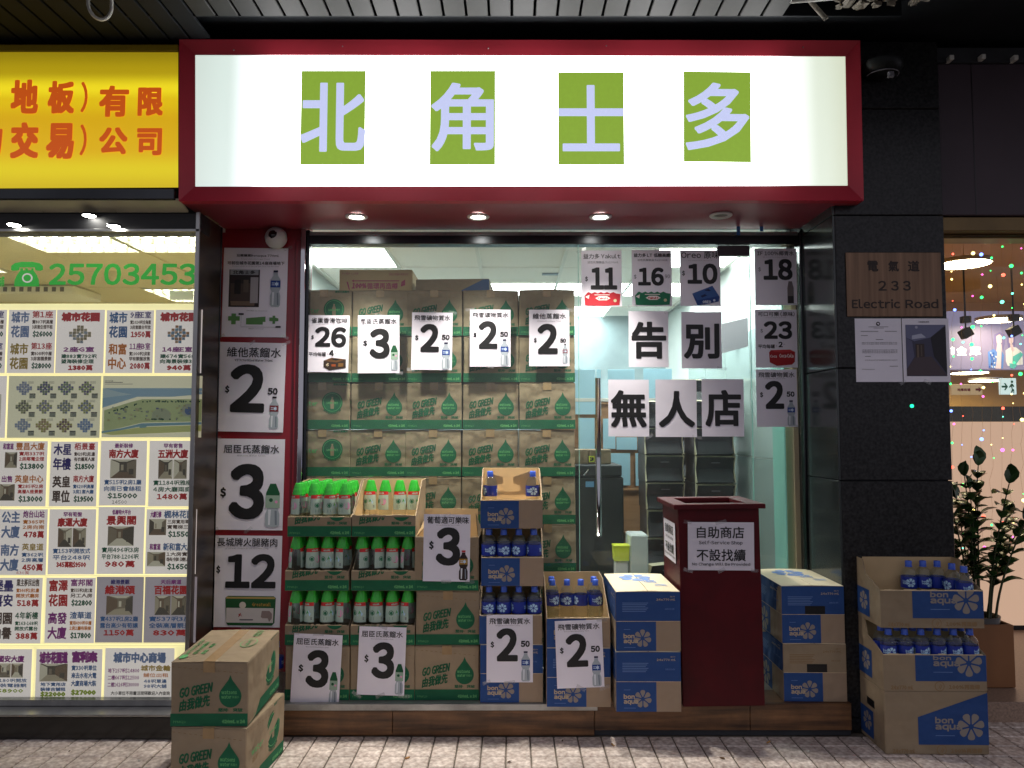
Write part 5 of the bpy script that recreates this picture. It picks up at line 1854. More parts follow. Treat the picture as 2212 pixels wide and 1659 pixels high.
# wall lines, camera and paper inside
X_, Z_ = at(1572, 812 - 0, 1.5)
ic = MB().lathe([(0, .05), (.03, .045), (.045, .02), (.045, -.03), (.0, -.035)], 'white', 18).build('security_camera', None, (at(1583, 740, 1.2)[0], 1.2, at(1583, 740, 1.2)[1]), (PI / 2, 0, .4), label='white dome camera inside the shop, seen through the door glass', cat='security camera')
MB().lathe([(0, .052), (.018, .05), (.026, .044)], 'camlens', 16, cap=False).build('lens', ic)
MB().tube([(at(1583, 735, 1.2)[0], 1.2, at(1583, 735, 1.2)[1]), (IX1, 1.5, at(1583, 722, 1.5)[1])], .01, 'white').build('bracket', ic)
xa_, za_ = at(1560, 770, .9)
xb_, zb_ = at(1606, 700, .9)
mb = MB()
mb.add([(xa_, .9, za_ + .02), (xb_, .8, za_ - .0 + .06), (xb_, .8, zb_ + .03), (xa_, .9, zb_)], [(0, 1, 2, 3)], 'paperdull')
mb.build('hanging_sheet', label='blank white sheet hanging at a slant inside the door glass at the right', cat='sheet')

# ================================================================ LEFT SHOP
LY = -.42
zc = at(200, 452, LY)[1]
lx1 = at(413, 1000, LY)[0]
# yellow sign
YY = -.545
ys = empty('yellow_shop_sign', label='glowing yellow lightbox sign with orange characters left of the red sign', cat='shop sign')
pts = [P3(-260, 112, YY), P3(385, 113, YY), P3(385, 405, YY), P3(-260, 408, YY)]
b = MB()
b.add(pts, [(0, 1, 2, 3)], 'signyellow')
b.build('light_panel', ys)
ca = MB()
pb = [sh(p, .5) for p in pts]
ca.add([sh(p, .002) for p in pts] + pb, [(0, 4, 5, 1), (3, 7, 6, 2), (0, 3, 7, 4), (4, 5, 6, 7)], 'walldark')
ca.build('casing', ys)
yl = mat('yellow_lip', rgb(164, 140, 24), .4)
a = at(100, 112, YY)[1]
MB().box(pts[0][0], pts[1][0], YY - .004, YY + .02, a + .001, a + .038, yl, .003).build('upper_lip', ys)
a = at(100, 407, YY)[1]
MB().box(pts[0][0], pts[1][0], YY - .003, YY + .02, a - .056, a - .001, 'darksteel', .003).build('lower_rail', ys)
t = MB()
for s_, a, b_, c, d in (('地', 22, 172, 85, 246), ('板', 102, 175, 163, 246), (')', 174, 177, 191, 243), ('有', 213, 185, 280, 253), ('限', 297, 189, 354, 251), ('交', 21, 264, 86, 343), ('易', 98, 266, 162, 344),
                        (')', 172, 269, 189, 336), ('公', 213, 275, 277, 334), ('司', 295, 277, 351, 336), ('產', -60, 172, 2, 244), ('物', -58, 266, 7, 342)):
    xa_, za_ = at(a, d, YY)
    xb_, zb_ = at(c, b_, YY)
    text_box(t, s_, xa_, za_, xb_, zb_, 'signorange', YY - .002, .045 if s_ != ')' else .02, 3, None, 10)
t.build('lettering', ys)
# soffit under the yellow sign, black header with lamps
zs1 = at(100, 436, YY)[1]
LYB = -.42
so = MB()
ya, za_ = YY + .02, at(200, 433, YY + .02)[1]
yb_, zb_ = LYB, at(200, 459, LYB)[1]
xl_ = at(-260, 433, YY)[0]
xr_ = at(386, 433, YY)[0]
for k in range(4):
    x0 = xl_ + (xr_ - xl_) * k / 4
    x1 = xl_ + (xr_ - xl_) * (k + 1) / 4
    vs = [(x0 + .002, ya, za_), (x1 - .002, ya, za_), (x1 - .002, yb_, zb_), (x0 + .002, yb_, zb_)]
    so = MB()
    so.add(vs + [(p[0], p[1], p[2] + .01) for p in vs], [(0, 1, 2, 3), (7, 6, 5, 4), (0, 4, 5, 1), (2, 6, 7, 3)], mat('cream_soffit', rgb(196, 190, 168), .5, noise=(4, .1), emis=None))
    if k == 0:
        sroot = so.build('shopfront_soffit', label='cream soffit strip under the yellow sign', cat='soffit')
    else:
        so.build('panel', sroot)
hz_t, hz_b = zb_ - .002, at(200, 500, LYB)[1]
hd = MB().box(xl_, lx1 + .02, LYB, LYB + .12, hz_b, hz_t, mat('gloss_black_header', rgb(14, 15, 17), .55), .004).build(
    'black_header', label='glossy black header above the left shop window holding small spotlights', cat='header')
MB().box(xl_, lx1 + .02, LYB - .012, LYB - .001, hz_b - .004, hz_b + .012, 'steel', .002).build('metal_strip', hd)
for (x, y) in ((195, 467), (248, 490), (33, 487)):
    X, Z = at(x, y, LYB - .03)
    sp = MB().lathe([(.034, 0), (.036, .01), (.0, .012)], 'darksteel', 20).build('spotlight', None, (X, LYB - .04, Z), (0, 0, 0),
              label='small round spotlight at the black header of the left shop, ' + {195: 'upper one', 248: 'right one', 33: 'left one'}[x], cat='spotlight', group='spotlights of the left shop')
    MB().lathe([(0, -.006), (.022, -.005), (.031, -.001)], 'bulbdown', 20, cap=False).build('lens', sp)
    MB().box(-.01, .01, .01, .036, .002, .012, 'darksteel').build('bracket', sp)
# base, ledge
zl = at(200, 1543, -.55)[1]
lb = MB().box(xl_ - .5, lx1 + .05, -.55, -.2, 0, zl - .012, mat('gloss_black_base', rgb(20, 19, 18), .2, noise=(5, .4)), .004).build('window_base', label='glossy black base under the left shop window', cat='window base')
MB().box(xl_ - .5, lx1 + .06, -.557, -.2, zl - .0115, zl, 'steel', .002).build('metal_ledge', lb)
MB().box(xl_ - .5, lx1 + .04, LY - .02, LY + .03, zl + .0005, zl + .03, 'steel', .002).build('window_rail', lb)
# marble side return between left shop and red pillar
sm = MB().box(lx1 + .004, at(478, 1000, 0)[0] - .004, LY, .02, .0, zc + .02, 'marble', .004).build('marble_return', label='dark polished marble side wall between the left shop window and the red pillar', cat='wall')
# it must not block the red pillar: thin wall following the window's edge
sm.data.clear_geometry()
mb = MB().box(lx1 + .002, lx1 + .016, LY, -.13, .0, zb_ + .0, 'marble', .002)
sm.data = mb.mesh('marble_return')
MB().box(lx1 - .004, lx1 + .018, LY - .012, LY - .001, zl, zb_, 'steel', .002).build('corner_strip', sm)
MB().box(lx1 + .002, lx1 + .020, -.1295, -.118, .05, zb_, 'darksteel', .002).build('corner_strip', sm)
# glass, phone number
lg = MB().box(xl_ - .5, lx1 + .001, LY + .002, LY + .012, zl + .03, hz_b, 'glass').build('shop_window', label='large window pane of the left shop showing property listings', cat='shop window')
MB().box(lx1 - .0009, lx1 + .0009, LY + .0015, LY + .0125, zl + .03, hz_b, 'glassedge').build('glass_edge', lg)
t = MB()
NY = LY + .018
V1 = lambda x, y: at(x, y, NY)
xa_, za_ = V1(105, 616)
xb_, zb2 = V1(424, 569)
text_box(t, '25703453', xa_, za_, xb_, zb2, 'phonegreen', NY, .035, 3, None, 8, gap=.1)
ph = lambda x, y: V1(x * .2909, y * .2909 + 482.7)
flat(t, [ph(*p) for p in ((82, 345), (84, 315), (110, 295), (160, 285), (240, 285), (295, 295), (318, 315), (320, 345), (300, 352), (272, 350), (262, 345), (258, 326), (145, 326), (142, 345), (130, 350), (95, 352))], NY, 'phonegreen')
flat(t, [ph(*p) for p in ((152, 333), (170, 333), (172, 348), (188, 348), (188, 333), (206, 333), (208, 348), (232, 348), (234, 333), (248, 333), (250, 350), (275, 385), (288, 420), (292, 468), (104, 468), (108, 420), (125, 385), (150, 350))], NY, 'phonegreen')
flat(t, [ph(203 + 40 * math.cos(a), 405 + 36 * math.sin(a)) for a in [2 * PI * k / 18 for k in range(18)]], NY - .0004, 'listpaper')
flat(t, [ph(203 + 28 * math.cos(a), 405 + 25 * math.sin(a)) for a in [2 * PI * k / 18 for k in range(18)]], NY - .0008, 'phonegreen')
xa_, za_ = V1(-8, 619)
xb_, zb2 = V1(10, 597)
text_box(t, '舖', xa_, za_, xb_, zb2, 'phonegreen', NY, .02, 2)
t.build('vinyl_lettering', label='green telephone symbol and number on the upper part of the left window', cat='window lettering')

# office behind: ceiling, walls, louvred lights
OX0, OX1, OY1 = -5.2, lx1 - .01, 2.4
OZ = 2.62
MB().box(OX0, OX1, LY + .13, OY1, .0, .1, 'shopfloor').build('office_floor', **ST)
cream = mat('cream_office_wall', rgb(206, 196, 160), .6, noise=(2, .05))
MB().box(OX0, OX1, OY1, OY1 + .05, 0, 2.8, cream).build('office_wall', **ST)
MB().box(OX1 + .001, OX1 + .005, LY + .14, -.14, 0, 2.75, cream).build('office_wall', **ST)
MB().box(px0 - .03, px0 - .01, -.12, OY1, 0, 2.75, cream).build('office_wall', **ST)
MB().box(px0 - .03, OX1 + .01, -.14, -.131, 0, 2.75, cream).build('office_wall', **ST)
MB().box(OX0 - .05, OX0, LY + .13, OY1, 0, 2.8, cream).build('office_wall', **ST)
oc = MB().box(OX0, OX1, LY + .13, OY1, OZ + .03, OZ + .05, 'tbar').build('office_ceiling', **ST)
ctile = mat('cream_ceiling_panel', rgb(220, 212, 184), .8, noise=(60, .05))
for i in range(6):
    for j in range(5):
        x1 = OX1 - .03 - i * .61
        ya_ = LY + .15 + j * .61
        lit = (i, j) in {(0, 0), (1, 0), (3, 1), (0, 3), (1, 3), (3, 3), (4, 1)}
        if lit:
            f = empty('louvre_light', (x1 - .3, ya_ + .3, OZ), label='louvred ceiling light of the left shop office, %s from the right in the %s row' % (ord_(i), ord_(j)), cat='ceiling light', group='louvred lights in the office ceiling')
            for q in range(3):
                yy = -.2 + q * .2
                MB().tube([(-.27, yy, .02), (.27, yy, .02)], .014, 'lightwarm', 8).build('tube', f)
            l = MB()
            for q in range(9):
                xx_ = -.29 + q * .0725
                l.box(xx_ - .002, xx_ + .002, -.29, .29, -.01, .03, 'tbar')
            for q in range(4):
                l.box(-.29, .29, -.29 + q * .193 - .002, -.29 + q * .193 + .002, -.012, .03, 'tbar')
            l.build('louvre', f)
        else:
            MB().box(x1 - .6, x1, ya_, ya_ + .6, OZ + random.uniform(-.002, .003), OZ + .02, ctile, .003).build('ceiling_panel', oc)
ax_, ay_ = onz(50, 628, OZ - .03)
ac = MB().box(ax_ - .5, ax_ + .45, ay_ - .1, ay_ + .3, OZ - .07, OZ - .005, 'white', .01).build('ceiling_vent', label='slotted air vent under the office ceiling below the telephone symbol', cat='air vent')
for k in range(14):
    MB().box(ax_ - .46 + k * .062, ax_ - .43 + k * .062, ay_ - .103, ay_ - .1005, OZ - .055, OZ - .02, 'inkgrey').build('slat', ac)
# paper garland piece near the corner
xg, zg = at(390, 640, LY + .2)
MB().box(xg - .06, xg + .07, LY + .2, LY + .203, zg - .02, zg + .03, 'paperdull').build('loose_sheet', label='crumpled white sheet lying above the right end of the listing board', cat='sheet')

# listing board with sheets
BYL = LY + .05
x0b = xl_ - .4
_, ztb = at(200, 656, BYL)
_, zbb = at(200, 1512, BYL)
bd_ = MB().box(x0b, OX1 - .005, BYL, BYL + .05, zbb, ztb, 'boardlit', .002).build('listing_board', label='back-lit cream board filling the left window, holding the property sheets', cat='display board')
cz_ = [at(200, y, BYL)[1] for y in (808, 948, 1096, 1243, 1394)]
for z in cz_:
    MB().box(x0b, OX1 - .006, BYL - .004, BYL - .0005, z - .004, z + .004, 'boardlit', .001).build('divider', bd_)
C = dict(r=ink(190, 40, 40, .12), g=ink(20, 90, 60, .1), n=ink(60, 100, 150, .12), b=ink(90, 70, 60, .12), p=ink(140, 50, 130, .12), o=ink(206, 120, 40, .12), y=ink(170, 140, 50, .12), s=ink(110, 130, 170, .12), u=ink(60, 50, 120, .1), k=ink(40, 36, 36, .05),
         l=ink(150, 170, 40, .15))
LP = BYL - .008
SEQ = [0]


def half(y0, y1, big, bc, head, hc, l1, l2, lc, price, pc, photo=False):
    H = lambda f: y0 + (y1 - y0) * f
    it = []
    if photo:
        it.append(('t', big, .08, H(.06), .3, H(.26), C[bc], .03, 1))
        it.append(('t', head, .35, H(.04), .94, H(.28), C[hc], .025, 1))
        lx = .42
    else:
        it.append(('t', big[:2], .06, H(.06), .44, H(.42), C[bc], .03, 1))
        it.append(('t', big[2:4], .06, H(.5), .44, H(.88), C[bc], .03, 1))
        it.append(('t', head, .5, H(.04), .94, H(.26), C[hc], .025, 1))
        lx = .5
    it += [('t', l1, lx, H(.32), .94, H(.45), C[lc], .03, 1), ('t', l2, lx, H(.48), .94, H(.61), C[lc], .03, 1), ('t', price, lx + .02, H(.66), .94, H(.88), C[pc], .045, 1)]
    return it


PH = [ink(132, 120, 100, .16), ink(166, 154, 130, .2), ink(92, 84, 72, .14), ink(120, 100, 80, .14), ink(196, 188, 166, .24)]


def photo(a, b, c, d, seed):
    r = random.Random(seed)
    f = lambda x, y: (a + x * (c - a), b + y * (d - b))
    pp = PH[:]
    r.shuffle(pp)
    k = r.uniform(.25, .45)
    m_ = r.uniform(.55, .75)
    out = [('q', a, b, c, d, pp[0]), ('p', [f(0, 1), f(k, .62), f(m_, .62), f(1, 1)], pp[1]), ('p', [f(0, 0), f(k, .2), f(k, .62), f(0, 1)], pp[2]), ('p', [f(1, 0), f(m_, .2), f(m_, .62), f(1, 1)], pp[3]),
           ('q', *f(k + .06, .28), *f(k + .16, .58), pp[4]), ('p', [f(.1, 0), f(.9, 0), f(m_, .12), f(k, .12)], PH[4]), ('q', *f(.72, .5), *f(.9, .8), PH[2])]
    return out


def single(top, tc, title, ttc, ph, l1, l2, lc, price, pc='r'):
    it = [('t', top, .3, .04, .7, .115, C[tc], .03, 1), ('t', title, .18, .13, .82, .27, C[ttc], .04, 1), ('t', l1, .1, .6, .9, .68, C[lc], .025, 1), ('t', l2, .1, .7, .9, .78, C[lc], .025, 1), ('t', price, .18, .8, .82, .9, C[pc], .045, 1)]
    SEQ[0] += 1
    pc_ = photo(.22, .29, .78, .58, SEQ[0]) if ph == 1 else photo(.2, .29, .5, .58, SEQ[0]) + photo(.52, .29, .8, .58, SEQ[0] + 50)
    return it, pc_


def planbig(title, l, cc):
    cc2 = [ink(*c) for c in cc]
    it = [('t', title, .1, .04, .9, .19, C['r'], .07, 1), ('t', l[0], .16, .585, .8, .67, C['p'], .05, 1), ('t', l[1], .12, .7, .86, .77, C['g'], .04, 1), ('t', l[2], .12, .78, .8, .85, C['g'], .04, 1), ('t', l[3], .27, .87, .78, .96, C['r'], .07, 1)]
    return it, cross(.5, .39, .26, .16, cc2)


def cross(cx, cy, rx, ry, cc):
    out = []
    for k, (dx, dy) in enumerate(((0, -.62), (0, .62), (-.62, 0), (.62, 0), (-.3, -.3), (.3, -.3), (-.3, .3), (.3, .3))):
        for u, v in ((-.14, -.14), (.14, -.12), (-.13, .13), (.14, .14)):
            x, y = cx + (dx + u) * rx, cy + (dy + v) * ry
            out.append(('q', x - rx * .125, y - ry * .125, x + rx * .125, y + ry * .125, cc[(k + int(u > 0) + int(v > 0)) % len(cc)]))
    out.append(('q', cx - rx * .12, cy - ry * .15, cx + rx * .12, cy + ry * .15, cc[-1]))
    return out


LG = 'property listing sheets in the left window'


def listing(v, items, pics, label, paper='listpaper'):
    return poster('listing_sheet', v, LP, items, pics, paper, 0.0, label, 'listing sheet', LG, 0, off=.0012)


# row 1
def two(h1, h2):
    return h1 + h2


listing((17, 669, 119, 806), two(half(.0, .5, '城市花園', 's', '第1座', 'r', '實807呎高層', '3房套企理平租', 'b', '$26000', 'g'), half(.5, 1, '城市花園', 'y', '第13座', 'r', '實808呎中層', '3房套園景靚', 'b', '$28000', 'g')), [], 'listing sheet offering $26000 above $28000, top row')
i_, p_ = planbig('城市花園', ('2座G室', '建883實792呎', '望海裝修企理', '1380萬'), ((196, 180, 140), (176, 160, 120), (210, 196, 160), (180, 190, 196)))
listing((121, 669, 225, 806), i_, p_, 'listing sheet with a tan cross-shaped floor plan under a red title, top row')
listing((229, 670, 331, 806), two(half(.0, .5, '城市花園', 'n', '9座E室', 'u', '實1024呎全海景', '3房套雜台罕放', 'b', '1950萬', 'r'), half(.5, 1, '和富中心', 'o', '11座B室', 'p', '實1000呎2房套', '罕有靚盤放售', 'b', '2080萬', 'r')), [], 'listing sheet with a blue and an orange entry, top row')
i_, p_ = planbig('城市花園', ('14座E室', '建674實568', '向海景裝修3', '940萬'), ((206, 150, 100), (150, 180, 200), (220, 180, 140), (130, 170, 196)))
listing((335, 669, 436, 806), i_, p_, 'listing sheet with an orange and blue floor plan, end of the top row')
listing((-92, 669, 13, 806), half(.0, .5, '城市花園', 's', '7座H室', 'u', '實700呎中層', '3房套企理', 'b', '$25000', 'g') + half(.5, 1, '城市花園', 's', '5座D室', 'u', '實690呎中層', '3房套企理', 'b', '$24000', 'g'), [], 'listing sheet cut by the left frame edge, top row')
# row 2: plans and estate map
pl = []
tx_ = []
cl_ = [((150, 160, 190), (176, 186, 206)), ((130, 150, 120), (110, 110, 150)), ((120, 120, 160), (150, 176, 130)), ((130, 120, 150), (160, 180, 110)), ((170, 176, 120), (120, 120, 100)), ((180, 186, 120), (150, 150, 170)), ((170, 176, 130), (140, 150, 160)), ((176, 180, 100), (140, 150, 170)),
       ((150, 170, 196), (170, 180, 200)), ((186, 180, 90), (190, 160, 120)), ((180, 170, 90), (130, 100, 100)), ((120, 150, 200), (150, 176, 210))]
for k in range(12):
    cx_, cy_ = .17 + (k % 4) * .225, .2 + (k // 4) * .3
    pl += cross(cx_, cy_, .095, .125, [ink(*c) for c in cl_[k]])
    pl.append(('q', cx_ + .06, cy_ + .085, cx_ + .125, cy_ + .1, C['k']))
    pl.append(('q', cx_ + .06, cy_ + .1, cx_ + .125, cy_ + .165, ink(176, 180, 150)))
    for u in range(3):
        pl.append(('q', cx_ + .06, cy_ + .115 + u * .016, cx_ + .125, cy_ + .118 + u * .016, 'inkgrey'))
    for u in range(3):
        pl.append(('q', cx_ + .04, cy_ - .11 + u * .014, cx_ + .1, cy_ - .106 + u * .014, 'inkgrey'))
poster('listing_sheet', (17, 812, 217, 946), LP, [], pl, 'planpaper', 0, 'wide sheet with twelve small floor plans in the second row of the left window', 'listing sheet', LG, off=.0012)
mp_ = [('p', [(0, .2), (1, .2), (1, .3), (.7, .34), (.35, .34), (0, .52)], ink(140, 170, 184, .15)), ('p', [(0, .2), (.3, .2), (1, .24), (1, .27), (.4, .28), (0, .36)], ink(170, 190, 190, .15)),
       ('p', [(.02, .9), (.02, .56), (.3, .42), (.4, .38), (1, .38), (1, .74), (.4, .76), (.2, .84)], ink(178, 190, 130, .12)),
       ('p', [(0, .9), (.2, .85), (.4, .77), (1, .75), (1, .79), (.4, .82), (.2, .88), (0, .93)], ink(120, 160, 170, .12)), ('p', [(0, .93), (.4, .83), (1, .8), (1, .9), (.1, .96)], ink(196, 200, 120, .12)),
       ('q', .38, .8, .45, .9, ink(120, 160, 160, .1)), ('c', .24, .62, .06, ink(200, 206, 170)), ('c', .24, .62, .04, ink(110, 140, 180)), ('c', .86, .56, .065, ink(200, 206, 170)), ('c', .87, .57, .04, ink(100, 130, 180)),
       ('p', [(.5, .72), (.5, .6), (.56, .53), (.64, .53), (.69, .6), (.69, .72)], ink(196, 206, 160)), ('q', .02, .1, .2, .11, 'inkgrey'), ('q', .02, .13, .3, .137, 'inkgrey')]
rr = random.Random(3)
for k in range(70):
    u = rr.random()
    if k < 40:
        x, y = .4 + .58 * u, .415 + rr.uniform(-.008, .01)
    elif k < 55:
        x, y = .06 + .3 * u, .6 - .5 * (u * .3) + rr.uniform(-.01, .01)
    else:
        x, y = .44 + .25 * u, .705 + rr.uniform(-.006, .006)
    mp_.append(('c', x, y, .008, ink(40, 90, 50)))
for k in range(60):
    x, y = rr.uniform(.05, .98), rr.uniform(.47, .72)
    mp_.append(('q', x, y, x + rr.uniform(.012, .03), y + rr.uniform(.012, .03), (ink(206, 200, 150), ink(150, 160, 130), ink(120, 130, 150), ink(190, 186, 120))[k % 4]))
poster('listing_sheet', (221, 812, 436, 945), LP, [('t', '城市花園', .02, .07, .1, .095, 'inkgrey', 0, 1)], mp_, 'planpaper', 0, 'wide sheet with a green and blue estate map, second row', 'listing sheet', LG, off=.0012)
listing((-92, 812, 13, 946), [('t', '平面圖', .2, .1, .8, .2, C['b'], .03, 1)], photo(.1, .3, .9, .8, 77), 'pale sheet cut by the frame edge, second row at the far left')
# row 3
listing((-4, 953, 101, 1094), half(0, .5, '和富道', 'p', '豐昌大廈', 'o', '實用337呎', '2房鄰電企理', 'r', '$13800', 'g', True) + half(.5, 1, '出售', 'p', '英皇中心', 'o', '實285呎2房', '高層A座景靚', 'r', '$13000', 'g', True),
        photo(.13, .17, .38, .41, 5) + photo(.05, .66, .36, .91, 6), 'listing sheet with two photos offering $13800 and $13000, third row')
listing((108, 954, 210, 1094), half(0, .5, '木星年樓', 'u', '栢景臺', 'r', '實420呎2房1廳', '有衣櫃覓人庫', 'b', '$18500', 'g') + half(.5, 1, '英皇單位', 'b', '南方大廈', 'r', '實620呎高層', '3房1套大廳', 'n', '$19500', 'g'), [], 'listing sheet offering $18500 above $19500, third row')
i_, p_ = single('最新裝修', 'p', '南方大廈', 'r', 1, '實515呎2房1廳', '向南已會絲租', 'n', '$15000', 'g')
listing((216, 952, 316, 1092), i_ + [('t', '14500', .28, .92, .6, .975, C['k'], .0, 1)], p_, 'listing sheet priced $15000 with a handwritten lower price, third row')
i_, p_ = single('罕有寄售', 'p', '五洲大廈', 'r', 2, '實1184呎雅座', '4房大廳兩廁', 'g', '1480萬')
listing((322, 952, 424, 1094), i_, p_, 'listing sheet with red price 1480, right end of the third row')
# row 4
listing((-4, 1100, 101, 1242), half(0, .5, '公主大廈', 's', '炮台山站', 'p', '實385呎', '2房向南', 'o', '478萬', 'r') + half(.5, 1, '南方大廈', 's', '英皇道', 'y', '實362呎', '2房高層', 'n', '450萬', 'r') + [('t', '430萬', .4, .94, .66, .99, C['r'], 0, 1)], [], 'listing sheet with red prices 478 and 450, fourth row')
i_, p_ = single('罕有筍盤', 'p', '康運大廈', 'r', 2, '實153呎開放式', '平台248呎', 'n', '345萬租$9500')
listing((105, 1100, 206, 1241), i_, p_, 'listing sheet with two photos and price 345 or rent $9500, fourth row')
i_, p_ = single('低層特大平台', 'p', '景興閣', 'r', 1, '實用496呎3房', '平台788-1206呎', 'g', '980萬')
listing((211, 1095, 311, 1240), i_, p_, 'listing sheet with a black and white photo and red price 980, fourth row')
listing((315, 1100, 424, 1240), half(0, .5, '大廈已修', 'p', '楓林花園', 'n', '三房實用單位', '實電梯三房', 'b', '$15500', 'g', True) + half(.5, 1, '和富道', 'p', '新和富大廈', 'n', '1大房實用', '裝修連廁', 'b', '$16500', 'g', True), photo(.06, .15, .4, .4, 15) + photo(.04, .66, .4, .88, 16), 'listing sheet with blue titles offering $15500 and $16500, fourth row')
# row 5
listing((-22, 1248, 90, 1390), half(0, .5, '堡壘喜安', 'u', '業主移民出售', 'b', '實346呎2房1廳', '開放式廳房', 'o', '518萬', 'r') + half(.5, 1, '明園向譽', 'b', '4年新樓', 'g', '實163-168呎', '開放式露台', 'g', '388萬', 'r'), [], 'listing sheet with red prices 518 and 388, fifth row')
listing((98, 1248, 205, 1389), half(0, .5, '富澤花園', 'r', '富邦閣', 'p', '實555呎3房1套', '另工人房', 'b', '$22800', 'g') + half(.5, 1, '高發大廈', 'p', '渣華道', 'n', '實用490呎中層', '2房2廳有裝修', 'o', '$17800', 'g'), [], 'listing sheet offering $22800 above $17800, fifth row')
i_, p_ = single('維港景觀', 'u', '維港頌', 'r', 1, '實437呎1房2廳', '露台高少有筍讓', 'n', '1150萬')
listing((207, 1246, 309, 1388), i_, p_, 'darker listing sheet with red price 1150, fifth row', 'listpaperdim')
i_, p_ = single('天后廟道', 'p', '百福花園', 'r', 2, '實537呎3房', '全裝高層靚景', 'n', '830萬')
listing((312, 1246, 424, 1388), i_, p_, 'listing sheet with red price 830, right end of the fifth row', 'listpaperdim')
# row 6
i_, p_ = single(' ', 'p', '國安大廈', 'p', 2, '實180呎開放', '全裝電器靚', 'n', '$8900', 'l')
listing((-22, 1402, 68, 1508), i_, p_, 'listing sheet priced $8900, bottom row')
listing((77, 1402, 220, 1508), [('t', '城市花園道', .05, .05, .48, .3, C['p'], .05, 1), ('t', '富利來', .54, .04, .93, .28, C['p'], .07, 1), ('t', '地下實用店', .08, .68, .46, .76, C['n'], .04, 1), ('t', '裝修吉舖租', .08, .78, .46, .86, C['n'], .04, 1), ('t', '$22000', .08, .86, .46, .98, C['l'], .08, 1),
        ('t', '實330呎單位', .54, .33, .92, .44, C['n'], .03, 1), ('t', '來去水有大電', .54, .48, .92, .6, C['n'], .03, 1), ('t', '大廈商場大裝', .54, .64, .92, .76, C['n'], .03, 1), ('t', '$27000', .54, .82, .92, .95, C['l'], .08, 1)], photo(.06, .3, .48, .66, 31), 'wide listing sheet priced $22000 and $27000, bottom row')
listing((226, 1400, 376, 1508), [('t', '城市中心商場', .12, .08, .88, .3, C['s'], .05, 1), ('t', '城市金輪', .52, .34, .95, .46, C['y'], .04, 1), ('t', '地下157呎$14800', .05, .4, .5, .5, C['p'], .02, 1), ('t', '二樓667呎$12500', .05, .54, .5, .64, C['p'], .02, 1), ('t', '二樓1616呎$30000', .05, .68, .5, .78, C['p'], .02, 1),
        ('t', '舖位出租', .56, .5, .92, .58, C['o'], .02, 1), ('t', '48呎單邊', .57, .62, .9, .7, C['n'], .03, 1), ('t', '98呎大舖', .57, .72, .9, .8, C['n'], .03, 1), ('t', '大小單位不限靈活間隔歡迎入內查詢', .1, .86, .95, .94, C['k'], .02, 1)], [], 'wide listing sheet with three lines of mall units and prices, bottom row right')

# ================================================================ RIGHT LOBBY
RX0 = gx1
HY = -.38
pp = MB().box(RX0 - .02, RX0 + 1.6, HY, HY + .3, at(2100, 465, HY)[1], at(2100, 138, HY)[1], 'purple', .004).build('purple_fascia', label='dull purple fascia panel above the lobby entrance at the right edge', cat='fascia')
MB().box(RX0 + .22, RX0 + .224, HY - .0015, HY - .0005, at(2100, 465, HY)[1], at(2100, 138, HY)[1], 'black').build('joint', pp)
sb = MB().box(RX0, RX0 + 1.6, HY + .02, HY + .3, at(2100, 497, HY)[1], at(2100, 466, HY)[1], 'shutter', .004).build('shutter_box', label='bronze roller shutter box above the lobby entrance', cat='shutter box')
_, zsb = at(2100, 516, HY + .1)
_, zst = at(2100, 498, HY + .1)
n = 6
for k in range(n):
    z = zsb + (zst - zsb) * k / n
    MB().box(RX0, RX0 + 1.6, HY + .09 + .006 * (k % 2), HY + .11, z + .0006, z + (zst - zsb) / n - .0006, 'shutter', .002).build('slat', sb)
# fixings along the top right
for k, x in enumerate((1977, 2050, 2118, 2188)):
    X, Z = at(x, 127 + (k % 2) * 2, -.40)
    o = MB().box(X - .012, X + .012, -.43, -.38, Z - .013, Z + .013, 'tbar', .003).build('wall_bracket', label='small pale square bracket high on the right wall, %s from the left' % ord_(k), cat='bracket', group='square brackets high on the right')
MB().box(gx1, gx1 + 1.6, -.395, .1, at(2100, 136, -.39)[1], 3.55, 'walldark').build('upper_wall', **ST)
X, Z = at(1905, 150, -.52)
lm = MB().lathe([(.0, -.045), (.05, -.04), (.085, -.02), (.1, .0), (.1, .03)], mat('smoked_lamp_glass', rgb(26, 28, 28), .4, spec=.2), 20).build('bulkhead_lamp', None, (X, -.52, Z), label='unlit dark dome lamp hanging right of the red sign', cat='lamp')
MB().tube([(.078 * math.cos(a), .078 * math.sin(a), -.034) for a in [PI + PI * k / 12 for k in range(13)]], .003, 'inkgrey').build('rim', lm)
MB().box(-.014, .014, -.10, -.08, -.085, -.055, 'inkgrey', .003).build('switch_block', lm)

# steps and floor
sx_ = gx1 - .04
MB().box(gx0 + .1, RX0 + 3.5, -.32, 3.2, -.05, .100, 'stonestep', .006).build('lobby_step', **ST)
# frosted lower partition and see-through upper part
PY = 1.15
xp = at(2045, 1200, PY)[0]
_, zfb = at(2150, 1344, PY)
_, zft = at(2150, 911, PY)
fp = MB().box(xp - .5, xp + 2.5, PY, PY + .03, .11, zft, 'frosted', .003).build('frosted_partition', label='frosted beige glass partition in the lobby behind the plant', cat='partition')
MB().box(xp - .5, xp + 2.5, PY - .01, PY + .04, .102, .13, 'darksteel', .002).build('floor_channel', fp)
MB().box(xp - .5, xp + 2.5, PY + .008, PY + .02, zft + .002, 2.7, 'glass').build('clear_pane', fp)
